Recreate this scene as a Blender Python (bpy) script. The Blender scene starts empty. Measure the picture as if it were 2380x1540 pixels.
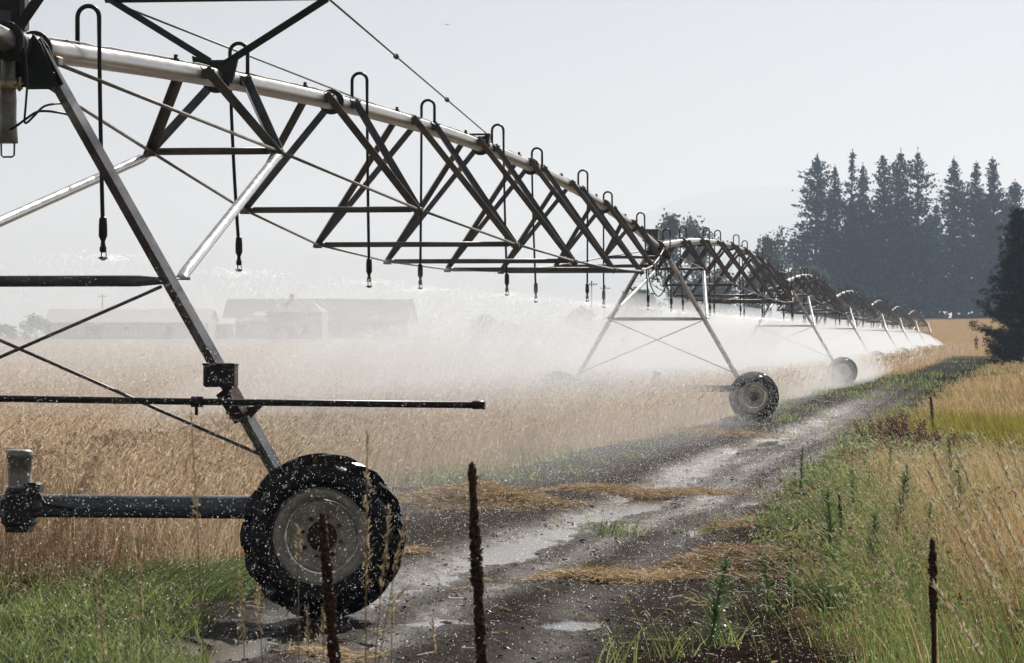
import bpy, math, random
import numpy as np
from mathutils import Vector, Matrix

random.seed(7)
RNG = np.random.default_rng(7)
SC = bpy.context.scene
COL = SC.collection
PI = math.pi
R = math.radians

# ---------------------------------------------------------------- camera, sky, sun, exposure
EYE = 1.97                       # camera height above the track
FPX, CX, HY = 7800.0, 1190.0, 780.0   # focal length, centre and horizon in survey pixels (2380 wide)
cam_d = bpy.data.cameras.new("camera")
cam = bpy.data.objects.new("camera", cam_d)
COL.objects.link(cam)
cam.location = (0, 0, EYE)
cam.rotation_euler = (PI / 2 + 10 / FPX, 0, 0)
cam_d.lens = 36 * FPX / 2380
cam_d.sensor_width = 36
cam_d.clip_start = 0.1
cam_d.clip_end = 20000
cam_d.dof.use_dof = True
cam_d.dof.focus_distance = 29
cam_d.dof.aperture_fstop = 18
SC.camera = cam

SUN_AZ, SUN_EL = R(21), R(38)    # azimuth clockwise from +Y
world = bpy.data.worlds.new("World")
SC.world = world
world.use_nodes = True
nt = world.node_tree
sky = nt.nodes.new("ShaderNodeTexSky")
sky.sky_type = 'NISHITA'
sky.sun_disc = False
sky.sun_elevation = SUN_EL
sky.sun_rotation = SUN_AZ
sky.altitude = 300
sky.air_density = 1.0
sky.dust_density = 3.0
sky.ozone_density = 1.5
hs = nt.nodes.new("ShaderNodeHueSaturation")
hs.inputs["Saturation"].default_value = 0.0      # milky smoke-hazed air
nt.links.new(sky.outputs[0], hs.inputs["Color"])
bg = nt.nodes["Background"]
bg.inputs["Strength"].default_value = 0.0355
tn = nt.nodes.new("ShaderNodeMix")                 # warm cast of smoke high in the air
tn.data_type = 'RGBA'
tn.blend_type = 'MULTIPLY'
tn.inputs[0].default_value = 1.0
tn.inputs[7].default_value = (1.11, 1.0, 0.97, 1)
nt.links.new(hs.outputs[0], tn.inputs[6])
nt.links.new(tn.outputs[2], bg.inputs["Color"])

sun_d = bpy.data.lights.new("sun", 'SUN')
sun_d.energy = 5.0
sun_d.angle = R(0.5)
sun_d.color = (1.0, 0.95, 0.88)
sun = bpy.data.objects.new("sun", sun_d)
COL.objects.link(sun)
SDIR = Vector((math.sin(SUN_AZ) * math.cos(SUN_EL), math.cos(SUN_AZ) * math.cos(SUN_EL), math.sin(SUN_EL)))
sun.rotation_euler = SDIR.to_track_quat('Z', 'Y').to_euler()
sun.location = (20, 20, 60)

SC.view_settings.view_transform = 'Standard'
SC.view_settings.look = 'None'
SC.view_settings.exposure = 0.05
SC.view_settings.gamma = 1.0
SC.render.engine = 'CYCLES'
cy = SC.cycles
cy.use_denoising = True
cy.max_bounces = 6
cy.diffuse_bounces = 2
cy.glossy_bounces = 3
cy.transmission_bounces = 3
cy.transparent_max_bounces = 24
cy.volume_bounces = 2
cy.caustics_reflective = False
cy.caustics_refractive = False
cy.use_adaptive_sampling = True
cy.adaptive_threshold = 0.015
cy.sample_clamp_indirect = 4.0


def X_at(px, Y):
    return (px - CX) / FPX * Y


def Z_at(py, Y):
    return EYE + (HY - py) / FPX * Y


# ---------------------------------------------------------------- helpers: materials
def new_mat(name):
    m = bpy.data.materials.new(name)
    m.use_nodes = True
    n = m.node_tree
    p = n.nodes["Principled BSDF"]
    return m, n, p


def mat(name, col, rough=0.6, metal=0.0, var=0.25, scale=6.0, bump=0.0, bscale=40.0, spec=0.5, col2=None, rvar=0.0):
    """principled surface with noise-mottled colour, roughness and bump in object space"""
    m, n, p = new_mat(name)
    tc = n.nodes.new("ShaderNodeTexCoord")
    nz = n.nodes.new("ShaderNodeTexNoise")
    nz.inputs["Scale"].default_value = scale
    nz.inputs["Detail"].default_value = 6
    n.links.new(tc.outputs["Object"], nz.inputs["Vector"])
    mx = n.nodes.new("ShaderNodeMix")
    mx.data_type = 'RGBA'
    a = tuple(c * (1 - var) for c in col)
    b = col2 if col2 else tuple(min(1, c * (1 + var)) for c in col)
    mx.inputs[6].default_value = (*a, 1)
    mx.inputs[7].default_value = (*b, 1)
    cr = n.nodes.new("ShaderNodeMapRange")
    cr.inputs[1].default_value = 0.3
    cr.inputs[2].default_value = 0.7
    n.links.new(nz.outputs["Fac"], cr.inputs[0])
    n.links.new(cr.outputs[0], mx.inputs[0])
    n.links.new(mx.outputs[2], p.inputs["Base Color"])
    p.inputs["Roughness"].default_value = rough
    p.inputs["Metallic"].default_value = metal
    p.inputs["Specular IOR Level"].default_value = spec
    if rvar:
        rr = n.nodes.new("ShaderNodeMapRange")
        rr.inputs[1].default_value = 0.3
        rr.inputs[2].default_value = 0.7
        rr.inputs[3].default_value = max(0.02, rough - rvar)
        rr.inputs[4].default_value = min(1, rough + rvar)
        n.links.new(nz.outputs["Fac"], rr.inputs[0])
        n.links.new(rr.outputs[0], p.inputs["Roughness"])
    if bump:
        nb = n.nodes.new("ShaderNodeTexNoise")
        nb.inputs["Scale"].default_value = bscale
        nb.inputs["Detail"].default_value = 5
        n.links.new(tc.outputs["Object"], nb.inputs["Vector"])
        bp = n.nodes.new("ShaderNodeBump")
        bp.inputs["Strength"].default_value = bump
        bp.inputs["Distance"].default_value = 0.02
        n.links.new(nb.outputs["Fac"], bp.inputs["Height"])
        n.links.new(bp.outputs[0], p.inputs["Normal"])
    return m


def leaf_mat(name, ramp, trans=0.45, gloss=0.08):
    """plant tissue: diffuse + light passing through, colour picked per blade by the 'tint' attribute"""
    m = bpy.data.materials.new(name)
    m.use_nodes = True
    n = m.node_tree
    n.nodes.clear()
    out = n.nodes.new("ShaderNodeOutputMaterial")
    at = n.nodes.new("ShaderNodeAttribute")
    at.attribute_name = "tint"
    cr = n.nodes.new("ShaderNodeValToRGB")
    el = cr.color_ramp.elements
    while len(el) < len(ramp):
        el.new(0.5)
    for i, (pos, c) in enumerate(ramp):
        el[i].position = pos
        el[i].color = (*c, 1)
    n.links.new(at.outputs["Fac"], cr.inputs[0])
    d = n.nodes.new("ShaderNodeBsdfDiffuse")
    t = n.nodes.new("ShaderNodeBsdfTranslucent")
    g = n.nodes.new("ShaderNodeBsdfGlossy")
    g.inputs["Roughness"].default_value = 0.55
    g.inputs["Color"].default_value = (0.9, 0.9, 0.9, 1)
    n.links.new(cr.outputs[0], d.inputs[0])
    n.links.new(cr.outputs[0], t.inputs[0])
    m1 = n.nodes.new("ShaderNodeMixShader")
    m1.inputs[0].default_value = trans
    n.links.new(d.outputs[0], m1.inputs[1])
    n.links.new(t.outputs[0], m1.inputs[2])
    m2 = n.nodes.new("ShaderNodeMixShader")
    m2.inputs[0].default_value = gloss
    n.links.new(m1.outputs[0], m2.inputs[1])
    n.links.new(g.outputs[0], m2.inputs[2])
    n.links.new(m2.outputs[0], out.inputs[0])
    return m


M = {}
M['pipe'] = mat("galvanised_pipe", (0.40, 0.40, 0.385), 0.33, 0.8, 0.16, 3.0, 0.02, 25, rvar=0.07)
M['steel'] = mat("weathered_steel", (0.150, 0.156, 0.162), 0.5, 0.45, 0.35, 5.0, 0.10, 50, rvar=0.1)
M['rod'] = mat("truss_rod_steel", (0.26, 0.255, 0.25), 0.5, 0.5, 0.3, 8.0)
M['leg'] = mat("leg_steel", (0.48, 0.475, 0.47), 0.28, 0.92, 0.3, 4.0, 0.05, 60, rvar=0.08)
M['silver'] = mat("bright_tube", (0.62, 0.63, 0.64), 0.24, 0.9, 0.14, 5.0, rvar=0.08)
M['dark'] = mat("dark_casting", (0.035, 0.045, 0.045), 0.45, 0.2, 0.3, 8.0, 0.1, 60, rvar=0.1)
M['beam'] = mat("wet_dark_beam", (0.18, 0.21, 0.24), 0.33, 0.2, 0.3, 6.0, 0.1, 40, rvar=0.12)
M['hose'] = mat("black_hose", (0.018, 0.018, 0.02), 0.4, 0.0, 0.2, 10)
M['tyre'] = mat("wet_rubber", (0.007, 0.0075, 0.0085), 0.24, 0.0, 0.3, 9.0, 0.10, 50, spec=0.38, rvar=0.1)
M['rim'] = mat("wheel_rim_paint", (0.60, 0.585, 0.50), 0.42, 0.0, 0.3, 7.0, 0.06, 60, col2=(0.76, 0.75, 0.69), rvar=0.1)
M['hub'] = mat("rusty_hub", (0.075, 0.035, 0.025), 0.6, 0.2, 0.4, 14.0, 0.15, 60)
M['black'] = mat("black_plastic", (0.012, 0.012, 0.013), 0.4, 0.0, 0.2, 8)
M['boxgrey'] = mat("grey_box_paint", (0.16, 0.165, 0.17), 0.45, 0.1, 0.15, 5)
M['boxtan'] = mat("tan_box_paint", (0.24, 0.22, 0.17), 0.5, 0.1, 0.15, 5)
M['white'] = mat("white_paint", (0.75, 0.75, 0.73), 0.5, 0, 0.08, 8)
M['red'] = mat("red_clamp_paint", (0.055, 0.012, 0.012), 0.4, 0.1, 0.3, 12)
M['motor'] = mat("motor_casing", (0.36, 0.36, 0.33), 0.4, 0.5, 0.35, 9.0, 0.1, 50)
M['trap'] = mat("dirty_trap_casing", (0.30, 0.31, 0.28), 0.42, 0.4, 0.55, 7.0, 0.06, 40)
M['brass'] = mat("pale_clamp", (0.55, 0.50, 0.30), 0.35, 0.6, 0.15, 9)


# ---------------------------------------------------------------- helpers: objects
def link(o, parent=None):
    COL.objects.link(o)
    if parent:
        o.parent = parent
    return o


def tag(o, label=None, cat=None, group=None, kind=None):
    if label:
        o['label'] = label
    if cat:
        o['category'] = cat
    if group:
        o['group'] = group
    if kind:
        o['kind'] = kind
    return o


def empty(name, loc=(0, 0, 0), rz=0.0):
    o = bpy.data.objects.new(name, None)
    o.empty_display_size = 0.3
    link(o)
    o.location = loc
    o.rotation_euler = (0, 0, rz)
    return o


def copy_tree(o, parent=None):
    c = o.copy()
    COL.objects.link(c)
    c.parent = parent
    for ch in list(o.children):
        copy_tree(ch, c)
    return c


def frame_of(d):
    d = d.normalized()
    up = Vector((0, 0, 1)) if abs(d.z) < 0.95 else Vector((0, 1, 0))
    u = d.cross(up).normalized()
    v = u.cross(d).normalized()
    return u, v


class MB:
    """collects solid shapes for one mesh object"""

    def __init__(self):
        self.v = []
        self.f = []
        self.smooth = []

    def ring_loft(self, rings, closed=False, caps=True, smooth=True):
        n = len(rings[0])
        b = len(self.v)
        for r in rings:
            self.v.extend([tuple(p) for p in r])
        m = len(rings)
        for i in range(m if closed else m - 1):
            j = (i + 1) % m
            for k in range(n):
                l = (k + 1) % n
                self.f.append((b + i * n + k, b + i * n + l, b + j * n + l, b + j * n + k))
                self.smooth.append(smooth)
        if caps and not closed:
            self.f.append(tuple(b + k for k in range(n))[::-1])
            self.f.append(tuple(b + (m - 1) * n + k for k in range(n)))
            self.smooth += [False, False]
        return self

    def tube(self, pts, rad, n=10, caps=True):
        pts = [Vector(p) for p in pts]
        if not hasattr(rad, '__len__'):
            rad = [rad] * len(pts)
        rings = []
        u = None
        for i, p in enumerate(pts):
            d = (pts[min(i + 1, len(pts) - 1)] - pts[max(i - 1, 0)])
            if d.length < 1e-9:
                d = Vector((0, 0, 1))
            d.normalize()
            if u is None:
                u, v = frame_of(d)
            else:
                u = (u - d * u.dot(d))
                if u.length < 1e-6:
                    u, v = frame_of(d)
                u.normalize()
                v = d.cross(u)
            v = d.cross(u)
            rings.append([p + (u * math.cos(2 * PI * k / n) + v * math.sin(2 * PI * k / n)) * rad[i] for k in range(n)])
        return self.ring_loft(rings, caps=caps)

    def bar(self, a, b, prof, twist=0.0, caps=True):
        """profile [(x,y)...] swept from a to b"""
        a, b = Vector(a), Vector(b)
        d = (b - a).normalized()
        u, v = frame_of(d)
        c, s = math.cos(twist), math.sin(twist)
        uu = u * c + v * s
        vv = -u * s + v * c
        return self.ring_loft([[p + uu * x + vv * y for x, y in prof] for p in (a, b)], caps=caps, smooth=False)

    def box(self, c, s, rz=0.0, rx=0.0, bev=0.0):
        mt = Matrix.Translation(c) @ Matrix.Rotation(rz, 4, 'Z') @ Matrix.Rotation(rx, 4, 'X')
        x, y, z = s[0] / 2, s[1] / 2, s[2] / 2
        if bev <= 0:
            rings = [[mt @ Vector((sx * x, sy * y, sz * z)) for sx, sy in ((-1, -1), (1, -1), (1, 1), (-1, 1))] for sz in (-1, 1)]
            return self.ring_loft(rings, smooth=False)
        b = min(bev, x * .9, y * .9, z * .9)
        rings = []
        for zz, ins in ((-z, b), (-z + b, 0), (z - b, 0), (z, b)):
            X, Y = x - ins, y - ins
            rings.append([mt @ Vector((px, py, zz)) for px, py in
                          ((-X + b, -Y), (X - b, -Y), (X, -Y + b), (X, Y - b), (X - b, Y), (-X + b, Y), (-X, Y - b), (-X, -Y + b))])
        return self.ring_loft(rings, smooth=False)

    def lathe(self, prof, n=24, origin=(0, 0, 0), axis='Z', caps=True, closed=False):
        """prof [(r, h)...] turned round the axis"""
        o = Vector(origin)
        rings = []
        for r, h in prof:
            ring = []
            for k in range(n):
                a = 2 * PI * k / n
                x, y = r * math.cos(a), r * math.sin(a)
                ring.append(o + (Vector((x, y, h)) if axis == 'Z' else Vector((x, h, y)) if axis == 'Y' else Vector((h, x, y))))
            rings.append(ring)
        return self.ring_loft(rings, caps=caps, closed=closed)

    def poly_prism(self, pts, depth_vec):
        d = Vector(depth_vec)
        return self.ring_loft([[Vector(p) for p in pts], [Vector(p) + d for p in pts]], smooth=False)

    def build(self, name, m, parent=None, bevel=0.0):
        me = bpy.data.meshes.new(name)
        me.from_pydata(self.v, [], self.f)
        me.polygons.foreach_set('use_smooth', self.smooth)
        me.materials.append(m)
        import bmesh
        bm = bmesh.new()
        bm.from_mesh(me)
        bmesh.ops.recalc_face_normals(bm, faces=bm.faces)
        bm.to_mesh(me)
        bm.free()
        me.update()
        o = bpy.data.objects.new(name, me)
        return link(o, parent)


class VB:
    """collects very many small quads / triangles with a per-vertex tint, in numpy"""

    def __init__(self):
        self.v, self.q, self.t, self.mi, self.n = [], [], [], [], 0

    def add(self, verts, quads, tint, mi=0):
        """verts (N,K,3), quads (Q,4) local indices, tint (N,)"""
        N, K, _ = verts.shape
        if N == 0:
            return
        off = self.n + np.arange(N)[:, None, None] * K
        self.q.append((np.asarray(quads)[None] + off).reshape(-1, 4))
        self.v.append(verts.reshape(-1, 3))
        self.t.append(np.repeat(np.asarray(tint, float), K))
        self.mi.append(np.full(N * len(quads), mi, np.int32))
        self.n += N * K

    def blades(self, P, H, az, lean, width, curve=0.0, nseg=2, prof=None, face=None, tint=0.5, mi=0, sag=None):
        """upright tapering ribbons rooted at P; leaning towards azimuth az"""
        P = np.asarray(P, float)
        N = len(P)
        b = lambda a: np.broadcast_to(np.asarray(a, float), (N,))
        H, az, lean, width, curve, tint = map(b, (H, az, lean, width, curve, tint))
        fz = RNG.uniform(0, PI, N) if face is None else b(face)
        t = np.linspace(0, 1, nseg + 1)
        if prof is None:
            prof = np.maximum(1 - t ** 1.6, 0.06)
        prof = np.asarray(prof, float)
        off = lean[:, None] * t + curve[:, None] * t ** 2
        L = H[:, None]
        z = t[None] * L * (1 - 0.35 * np.clip(off, 0, 1.6) ** 2 / 1.6)
        if sag is not None:
            z = z - b(sag)[:, None] * L * t ** 2.5
        c = np.stack([P[:, 0, None] + np.cos(az)[:, None] * off * L, P[:, 1, None] + np.sin(az)[:, None] * off * L, P[:, 2, None] + z], -1)
        side = np.stack([np.cos(fz), np.sin(fz), np.zeros(N)], -1)[:, None, :] * (width[:, None, None] * 0.5) * prof[None, :, None]
        verts = np.stack([c - side, c + side], 2).reshape(N, -1, 3)
        quads = [(2 * k, 2 * k + 1, 2 * k + 3, 2 * k + 2) for k in range(nseg)]
        self.add(verts, quads, tint, mi)
        return c[:, -1, :]

    def cards(self, P, size, tint=0.5, mi=0, asp=0.6, flat=0.0):
        """freely turned four-cornered leaf clumps"""
        P = np.asarray(P, float)
        N = len(P)
        a = RNG.normal(size=(N, 3))
        a[:, 2] *= (1 - flat)
        a /= np.linalg.norm(a, axis=1)[:, None] + 1e-9
        c = RNG.normal(size=(N, 3))
        bb = np.cross(a, c)
        bb /= np.linalg.norm(bb, axis=1)[:, None] + 1e-9
        s = np.broadcast_to(np.asarray(size, float), (N,))[:, None]
        a = a * s * 0.5
        bb = bb * s * 0.5 * asp
        v = np.stack([P - a, P - bb * RNG.uniform(.6, 1.2, (N, 1)), P + a, P + bb * RNG.uniform(.6, 1.2, (N, 1))], 1)
        self.add(v, [(0, 1, 2, 3)], np.broadcast_to(np.asarray(tint, float), (N,)), mi)

    def build(self, name, mats, parent=None):
        v = np.concatenate(self.v).astype(np.float32)
        q = np.concatenate(self.q).astype(np.int32)
        me = bpy.data.meshes.new(name)
        me.vertices.add(len(v))
        me.vertices.foreach_set('co', v.ravel())
        me.loops.add(q.size)
        me.loops.foreach_set('vertex_index', q.ravel())
        me.polygons.add(len(q))
        me.polygons.foreach_set('loop_start', np.arange(0, q.size, 4, dtype=np.int32))
        if not isinstance(mats, (list, tuple)):
            mats = [mats]
        for m in mats:
            me.materials.append(m)
        me.polygons.foreach_set('material_index', np.concatenate(self.mi))
        me.update(calc_edges=True)
        a = me.attributes.new('tint', 'FLOAT', 'POINT')
        a.data.foreach_set('value', np.clip(np.concatenate(self.t), 0, 1).astype(np.float32))
        o = bpy.data.objects.new(name, me)
        return link(o, parent)


def hashn(ix, iy, seed):
    h = (ix.astype(np.int64) * 374761393 + iy.astype(np.int64) * 668265263 + seed * 1442695041) & 0x7fffffff
    h = ((h ^ (h >> 13)) * 1274126177) & 0x7fffffff
    return ((h ^ (h >> 16)) & 0xffff) / 65535.0


def vnoise(x, y, seed=0):
    x = np.asarray(x, float)
    y = np.asarray(y, float)
    ix, iy = np.floor(x), np.floor(y)
    fx, fy = x - ix, y - iy
    fx = fx * fx * (3 - 2 * fx)
    fy = fy * fy * (3 - 2 * fy)
    a, b = hashn(ix, iy, seed), hashn(ix + 1, iy, seed)
    c, d = hashn(ix, iy + 1, seed), hashn(ix + 1, iy + 1, seed)
    return (a * (1 - fx) + b * fx) * (1 - fy) + (c * (1 - fx) + d * fx) * fy


def fbm(x, y, seed=0, oct=4):
    s, a, t = 0, 1, 0
    for k in range(oct):
        s = s + a * vnoise(np.asarray(x) * 2 ** k, np.asarray(y) * 2 ** k, seed + k * 17)
        t += a
        a *= 0.5
    return s / t


def sstep(a, b, x):
    t = np.clip((np.asarray(x, float) - a) / (b - a), 0, 1)
    return t * t * (3 - 2 * t)


# ---------------------------------------------------------------- the lie of the land
XL_Y = [0, 20, 27, 41, 48, 58, 72.5, 140, 185, 256, 400, 700]
XL_X = [-2.9, -2.6, -2.25, -1.4, 0.2, 1.8, 4.5, 14.4, 22.5, 33.0, 55.0, 96.0]
XR_Y = [0, 18, 22, 27, 33, 38, 55, 128, 256, 400, 700]
XR_X = [0.9, 1.65, 1.85, 2.2, 2.6, 3.2, 5.7, 16.4, 36.5, 58.0, 104.0]


RUT_A = ([16, 19, 22, 28.4, 38.4, 46, 58, 75, 140], [-3.0, -2.3, -1.6, -.6, 1.3, 2.2, 4.0, 6.8, 16.0], .085, .44)
RUT_B = ([16, 19, 24, 30, 42.7, 55, 75, 140], [.0, .15, .5, 1.25, 3.2, 5.0, 7.9, 17.4], .06, .30)
RUT_C = ([16, 19, 22, 28, 38, 46, 75, 140], [-1.6, -1.2, -.7, .1, 2.0, 3.0, 7.3, 16.6], .05, .26)


def XL(Y):
    return np.interp(Y, XL_Y, XL_X)


def XR(Y):
    return np.interp(Y, XR_Y, XR_X)


def wob(X, Y):
    return (fbm(np.asarray(X) * 0.9, np.asarray(Y) * 0.6, 91) - 0.5)


def zones(X, Y):
    """field (crop side), mud (track) and verge weights"""
    X = np.asarray(X, float)
    Y = np.asarray(Y, float)
    w = wob(X, Y) * (0.9 + Y * 0.004)
    sc = 0.35 + Y * 0.003
    field = sstep(0.0, -1.0, (X - XL(Y) + w) / sc) * sstep(25.2, 26.8, Y + w)
    verge = sstep(0.0, 1.0, (X - XR(Y) + w) / sc)
    field = np.maximum(field, sstep(300, 350, Y))
    verge = verge * (1 - sstep(300, 360, Y))
    mud = np.clip(1 - field - verge, 0, 1)
    return field, mud, verge


def ground_z(X, Y):
    X = np.asarray(X, float)
    Y = np.asarray(Y, float)
    f, m, v = zones(X, Y)
    far = sstep(180, 60, Y)
    rut = 0
    for ry, rx, dpt, hw in (RUT_A, RUT_B, RUT_C):
        d = X - np.interp(Y, ry, rx) + (fbm(Y * .35, X * 0 + ry[1], 33) - .5) * .28
        rut = rut + dpt * np.exp(-(d / hw) ** 2) * (.55 + .9 * fbm(Y * .3, X * .9, 35))
    # the wheel path of the near tower crosses the track in front of it
    wp = 0.06 * np.exp(-((Y - 23.3 + 0.12 * X) / 0.42) ** 2) * sstep(-6, -4, X) * sstep(6, 2.5, X)
    z = m * far * (0.028 - rut - wp + (fbm(X * 1.1, Y * 0.7, 5) - .5) * 0.09 + (fbm(X * 4.5, Y * 3.2, 6, 4) - .5) * 0.042 + (vnoise(X * 15, Y * 11, 7) - .5) * .024)
    for wx, wy in ((-1.28, 23.42), (5.55, 77.0)):
        g = np.exp(-(((X - wx) / .42) ** 2 + ((Y - wy) / .55) ** 2) ** 2)
        z = z * (1 - g) + .014 * g          # firm ground under the tyres
    z = z + f * far * (0.05 + (fbm(X * 2.2, Y * 2.0, 8) - .5) * 0.12)
    z = z + v * (far * (0.06 + (fbm(X * 2, Y * 2, 9) - .5) * 0.12) + 0.7 * sstep(70, 150, Y) * sstep(1, 6, X - XR(Y)) * sstep(420, 250, Y))
    # clods thrown up along the field edge
    z = z + far * 0.09 * np.exp(-((X - XL(Y)) / 0.45) ** 2) * fbm(X * 3, Y * 2, 12) * sstep(28, 34, Y)
    rise = 1.5 + 3.8 * sstep(-10, 35, X / np.maximum(Y, 1) * 600)
    z = z + sstep(400, 630, Y) * rise
    return z


def P3(X, Y, dz=0.0):
    return np.stack([X, Y, ground_z(X, Y) + dz], -1)


def make_ground():
    ys = [-80, -30, -8, 0, 4]
    y = 6.0
    while y < 60:
        ys.append(y)
        y += max(0.06, y * 0.0035)
    while y < 15000:
        ys.append(y)
        y *= 1.012
    ys.append(15000)
    ys = np.array(ys)
    us = np.concatenate([-np.geomspace(0.2, 2.2, 18)[::-1], np.linspace(-0.19, 0.19, 215), np.geomspace(0.2, 2.2, 18)])
    Yg = np.repeat(ys[:, None], len(us), 1)
    Xg = us[None] * np.maximum(Yg, 16.0)
    Zg = ground_z(Xg, Yg)
    n, m = Yg.shape
    v = np.stack([Xg, Yg, Zg], -1).reshape(-1, 3).astype(np.float32)
    i = (np.arange(n - 1)[:, None] * m + np.arange(m - 1)[None]).ravel()
    q = np.stack([i, i + 1, i + m + 1, i + m], -1).astype(np.int32)
    me = bpy.data.meshes.new("ground")
    me.vertices.add(len(v))
    me.vertices.foreach_set('co', v.ravel())
    me.loops.add(q.size)
    me.loops.foreach_set('vertex_index', q.ravel())
    me.polygons.add(len(q))
    me.polygons.foreach_set('loop_start', np.arange(0, q.size, 4, dtype=np.int32))
    me.update(calc_edges=True)
    me.polygons.foreach_set('use_smooth', np.ones(len(q), bool))
    f, mu, ve = zones(Xg, Yg)
    wet = 0.12 * sstep(0.95, 0.45, (Xg - XL(Yg)) / (XR(Yg) - XL(Yg)) + (fbm(Xg * .8, Yg * .5, 44) - .5) * .7)
    for (ry, rx, dpt, hw), am in ((RUT_A, 1.0), (RUT_B, .45), (RUT_C, .75)):
        wet = np.maximum(wet, am * np.exp(-((Xg - np.interp(Yg, ry, rx) + (fbm(Yg * .35, Xg * 0 + ry[1], 33) - .5) * .28) / (hw * 1.15)) ** 2) * (.35 + 1.0 * fbm(Yg * .22, Xg * 1.4, 37)))
    wet = np.clip(mu * wet * (.25 + .75 * sstep(130, 60, Yg)), 0, 1)
    for nm, arr in (('field', f), ('verge', ve), ('wet', wet)):
        a = me.attributes.new(nm, 'FLOAT', 'POINT')
        a.data.foreach_set('value', arr.ravel().astype(np.float32))
    # material
    mt, n_, p = new_mat("soil_and_stubble")
    L = n_.links.new
    geo = n_.nodes.new("ShaderNodeNewGeometry")

    def noise(scale, detail=6, rough=.6):
        z = n_.nodes.new("ShaderNodeTexNoise")
        z.inputs["Scale"].default_value = scale
        z.inputs["Detail"].default_value = detail
        z.inputs["Roughness"].default_value = rough
        L(geo.outputs["Position"], z.inputs["Vector"])
        return z

    def rng(src, a, b, c=0.0, d=1.0):
        r = n_.nodes.new("ShaderNodeMapRange")
        for k, val in zip((1, 2, 3, 4), (a, b, c, d)):
            r.inputs[k].default_value = val
        L(src, r.inputs[0])
        return r.outputs[0]

    def mix(fac, a, b):
        x = n_.nodes.new("ShaderNodeMix")
        x.data_type = 'RGBA'
        L(fac, x.inputs[0])
        for sock, val in ((6, a), (7, b)):
            if isinstance(val, tuple):
                x.inputs[sock].default_value = (*val, 1)
            else:
                L(val, x.inputs[sock])
        return x.outputs[2]

    def attr(nm):
        a = n_.nodes.new("ShaderNodeAttribute")
        a.attribute_name = nm
        return a.outputs["Fac"]
    n1, n2, n3 = noise(1.3), noise(14, 8, .7), noise(60, 4)
    mud = mix(rng(n2.outputs[0], .3, .7), (0.013, 0.0082, 0.0055), (0.044, 0.0315, 0.023))
    fieldc = mix(rng(n1.outputs[0], .35, .65), (0.33, 0.21, 0.10), (0.46, 0.32, 0.17))
    vergec = mix(rng(n1.outputs[0], .35, .65), (0.18, 0.14, 0.06), (0.40, 0.28, 0.13))
    c = mix(attr('field'), mud, fieldc)
    c = mix(attr('verge'), c, vergec)
    L(c, p.inputs["Base Color"])
    wm = n_.nodes.new("ShaderNodeMath")
    wm.operation = 'MULTIPLY'
    L(attr('wet'), wm.inputs[0])
    L(rng(n1.outputs[0], .25, .5, .55, 1.0), wm.inputs[1])
    L(rng(wm.outputs[0], 0, 1, .85, .33), p.inputs["Roughness"])
    L(rng(wm.outputs[0], 0, 1, .0, .34), p.inputs["Specular IOR Level"])
    bp = n_.nodes.new("ShaderNodeBump")
    bp.inputs["Strength"].default_value = 0.7
    bp.inputs["Distance"].default_value = 0.04
    L(n2.outputs[0], bp.inputs["Height"])
    bp2 = n_.nodes.new("ShaderNodeBump")
    bp2.inputs["Strength"].default_value = 0.8
    bp2.inputs["Distance"].default_value = 0.02
    L(n3.outputs[0], bp2.inputs["Height"])
    L(bp.outputs[0], bp2.inputs["Normal"])
    L(bp2.outputs[0], p.inputs["Normal"])
    me.materials.append(mt)
    o = bpy.data.objects.new("ground", me)
    link(o)
    tag(o, "dark wet soil track beside a straw coloured field", kind='structure')


make_ground()


def make_water():
    """standing rain water: one flat sheet at the puddle level, the track's relief pokes through it"""
    ys = np.linspace(15, 64, 50)
    v, f = [], []
    for y in ys:
        for t in (0.0, 0.35, 0.7, 1.0):
            v.append((XL(y) - .3 + (XR(y) - .2 - XL(y)) * t, y, -0.043))
    for i in range(len(ys) - 1):
        for k in range(3):
            f.append((i * 4 + k, i * 4 + k + 1, i * 4 + k + 5, i * 4 + k + 4))
    me = bpy.data.meshes.new("water")
    me.from_pydata(v, [], f)
    m, n, p = new_mat("puddle_water")
    p.inputs["Base Color"].default_value = (0.03, 0.026, 0.022, 1)
    p.inputs["Roughness"].default_value = 0.06
    p.inputs["IOR"].default_value = 1.33
    tc = n.nodes.new("ShaderNodeNewGeometry")
    nz = n.nodes.new("ShaderNodeTexNoise")
    nz.inputs["Scale"].default_value = 30
    n.links.new(tc.outputs["Position"], nz.inputs["Vector"])
    bp = n.nodes.new("ShaderNodeBump")
    bp.inputs["Strength"].default_value = 0.12
    bp.inputs["Distance"].default_value = 0.01
    n.links.new(nz.outputs[0], bp.inputs["Height"])
    n.links.new(bp.outputs[0], p.inputs["Normal"])
    me.materials.append(m)
    o = link(bpy.data.objects.new("water", me))
    tag(o, "shallow puddles shining in the ruts of the dirt track", kind='structure')


make_water()


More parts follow.
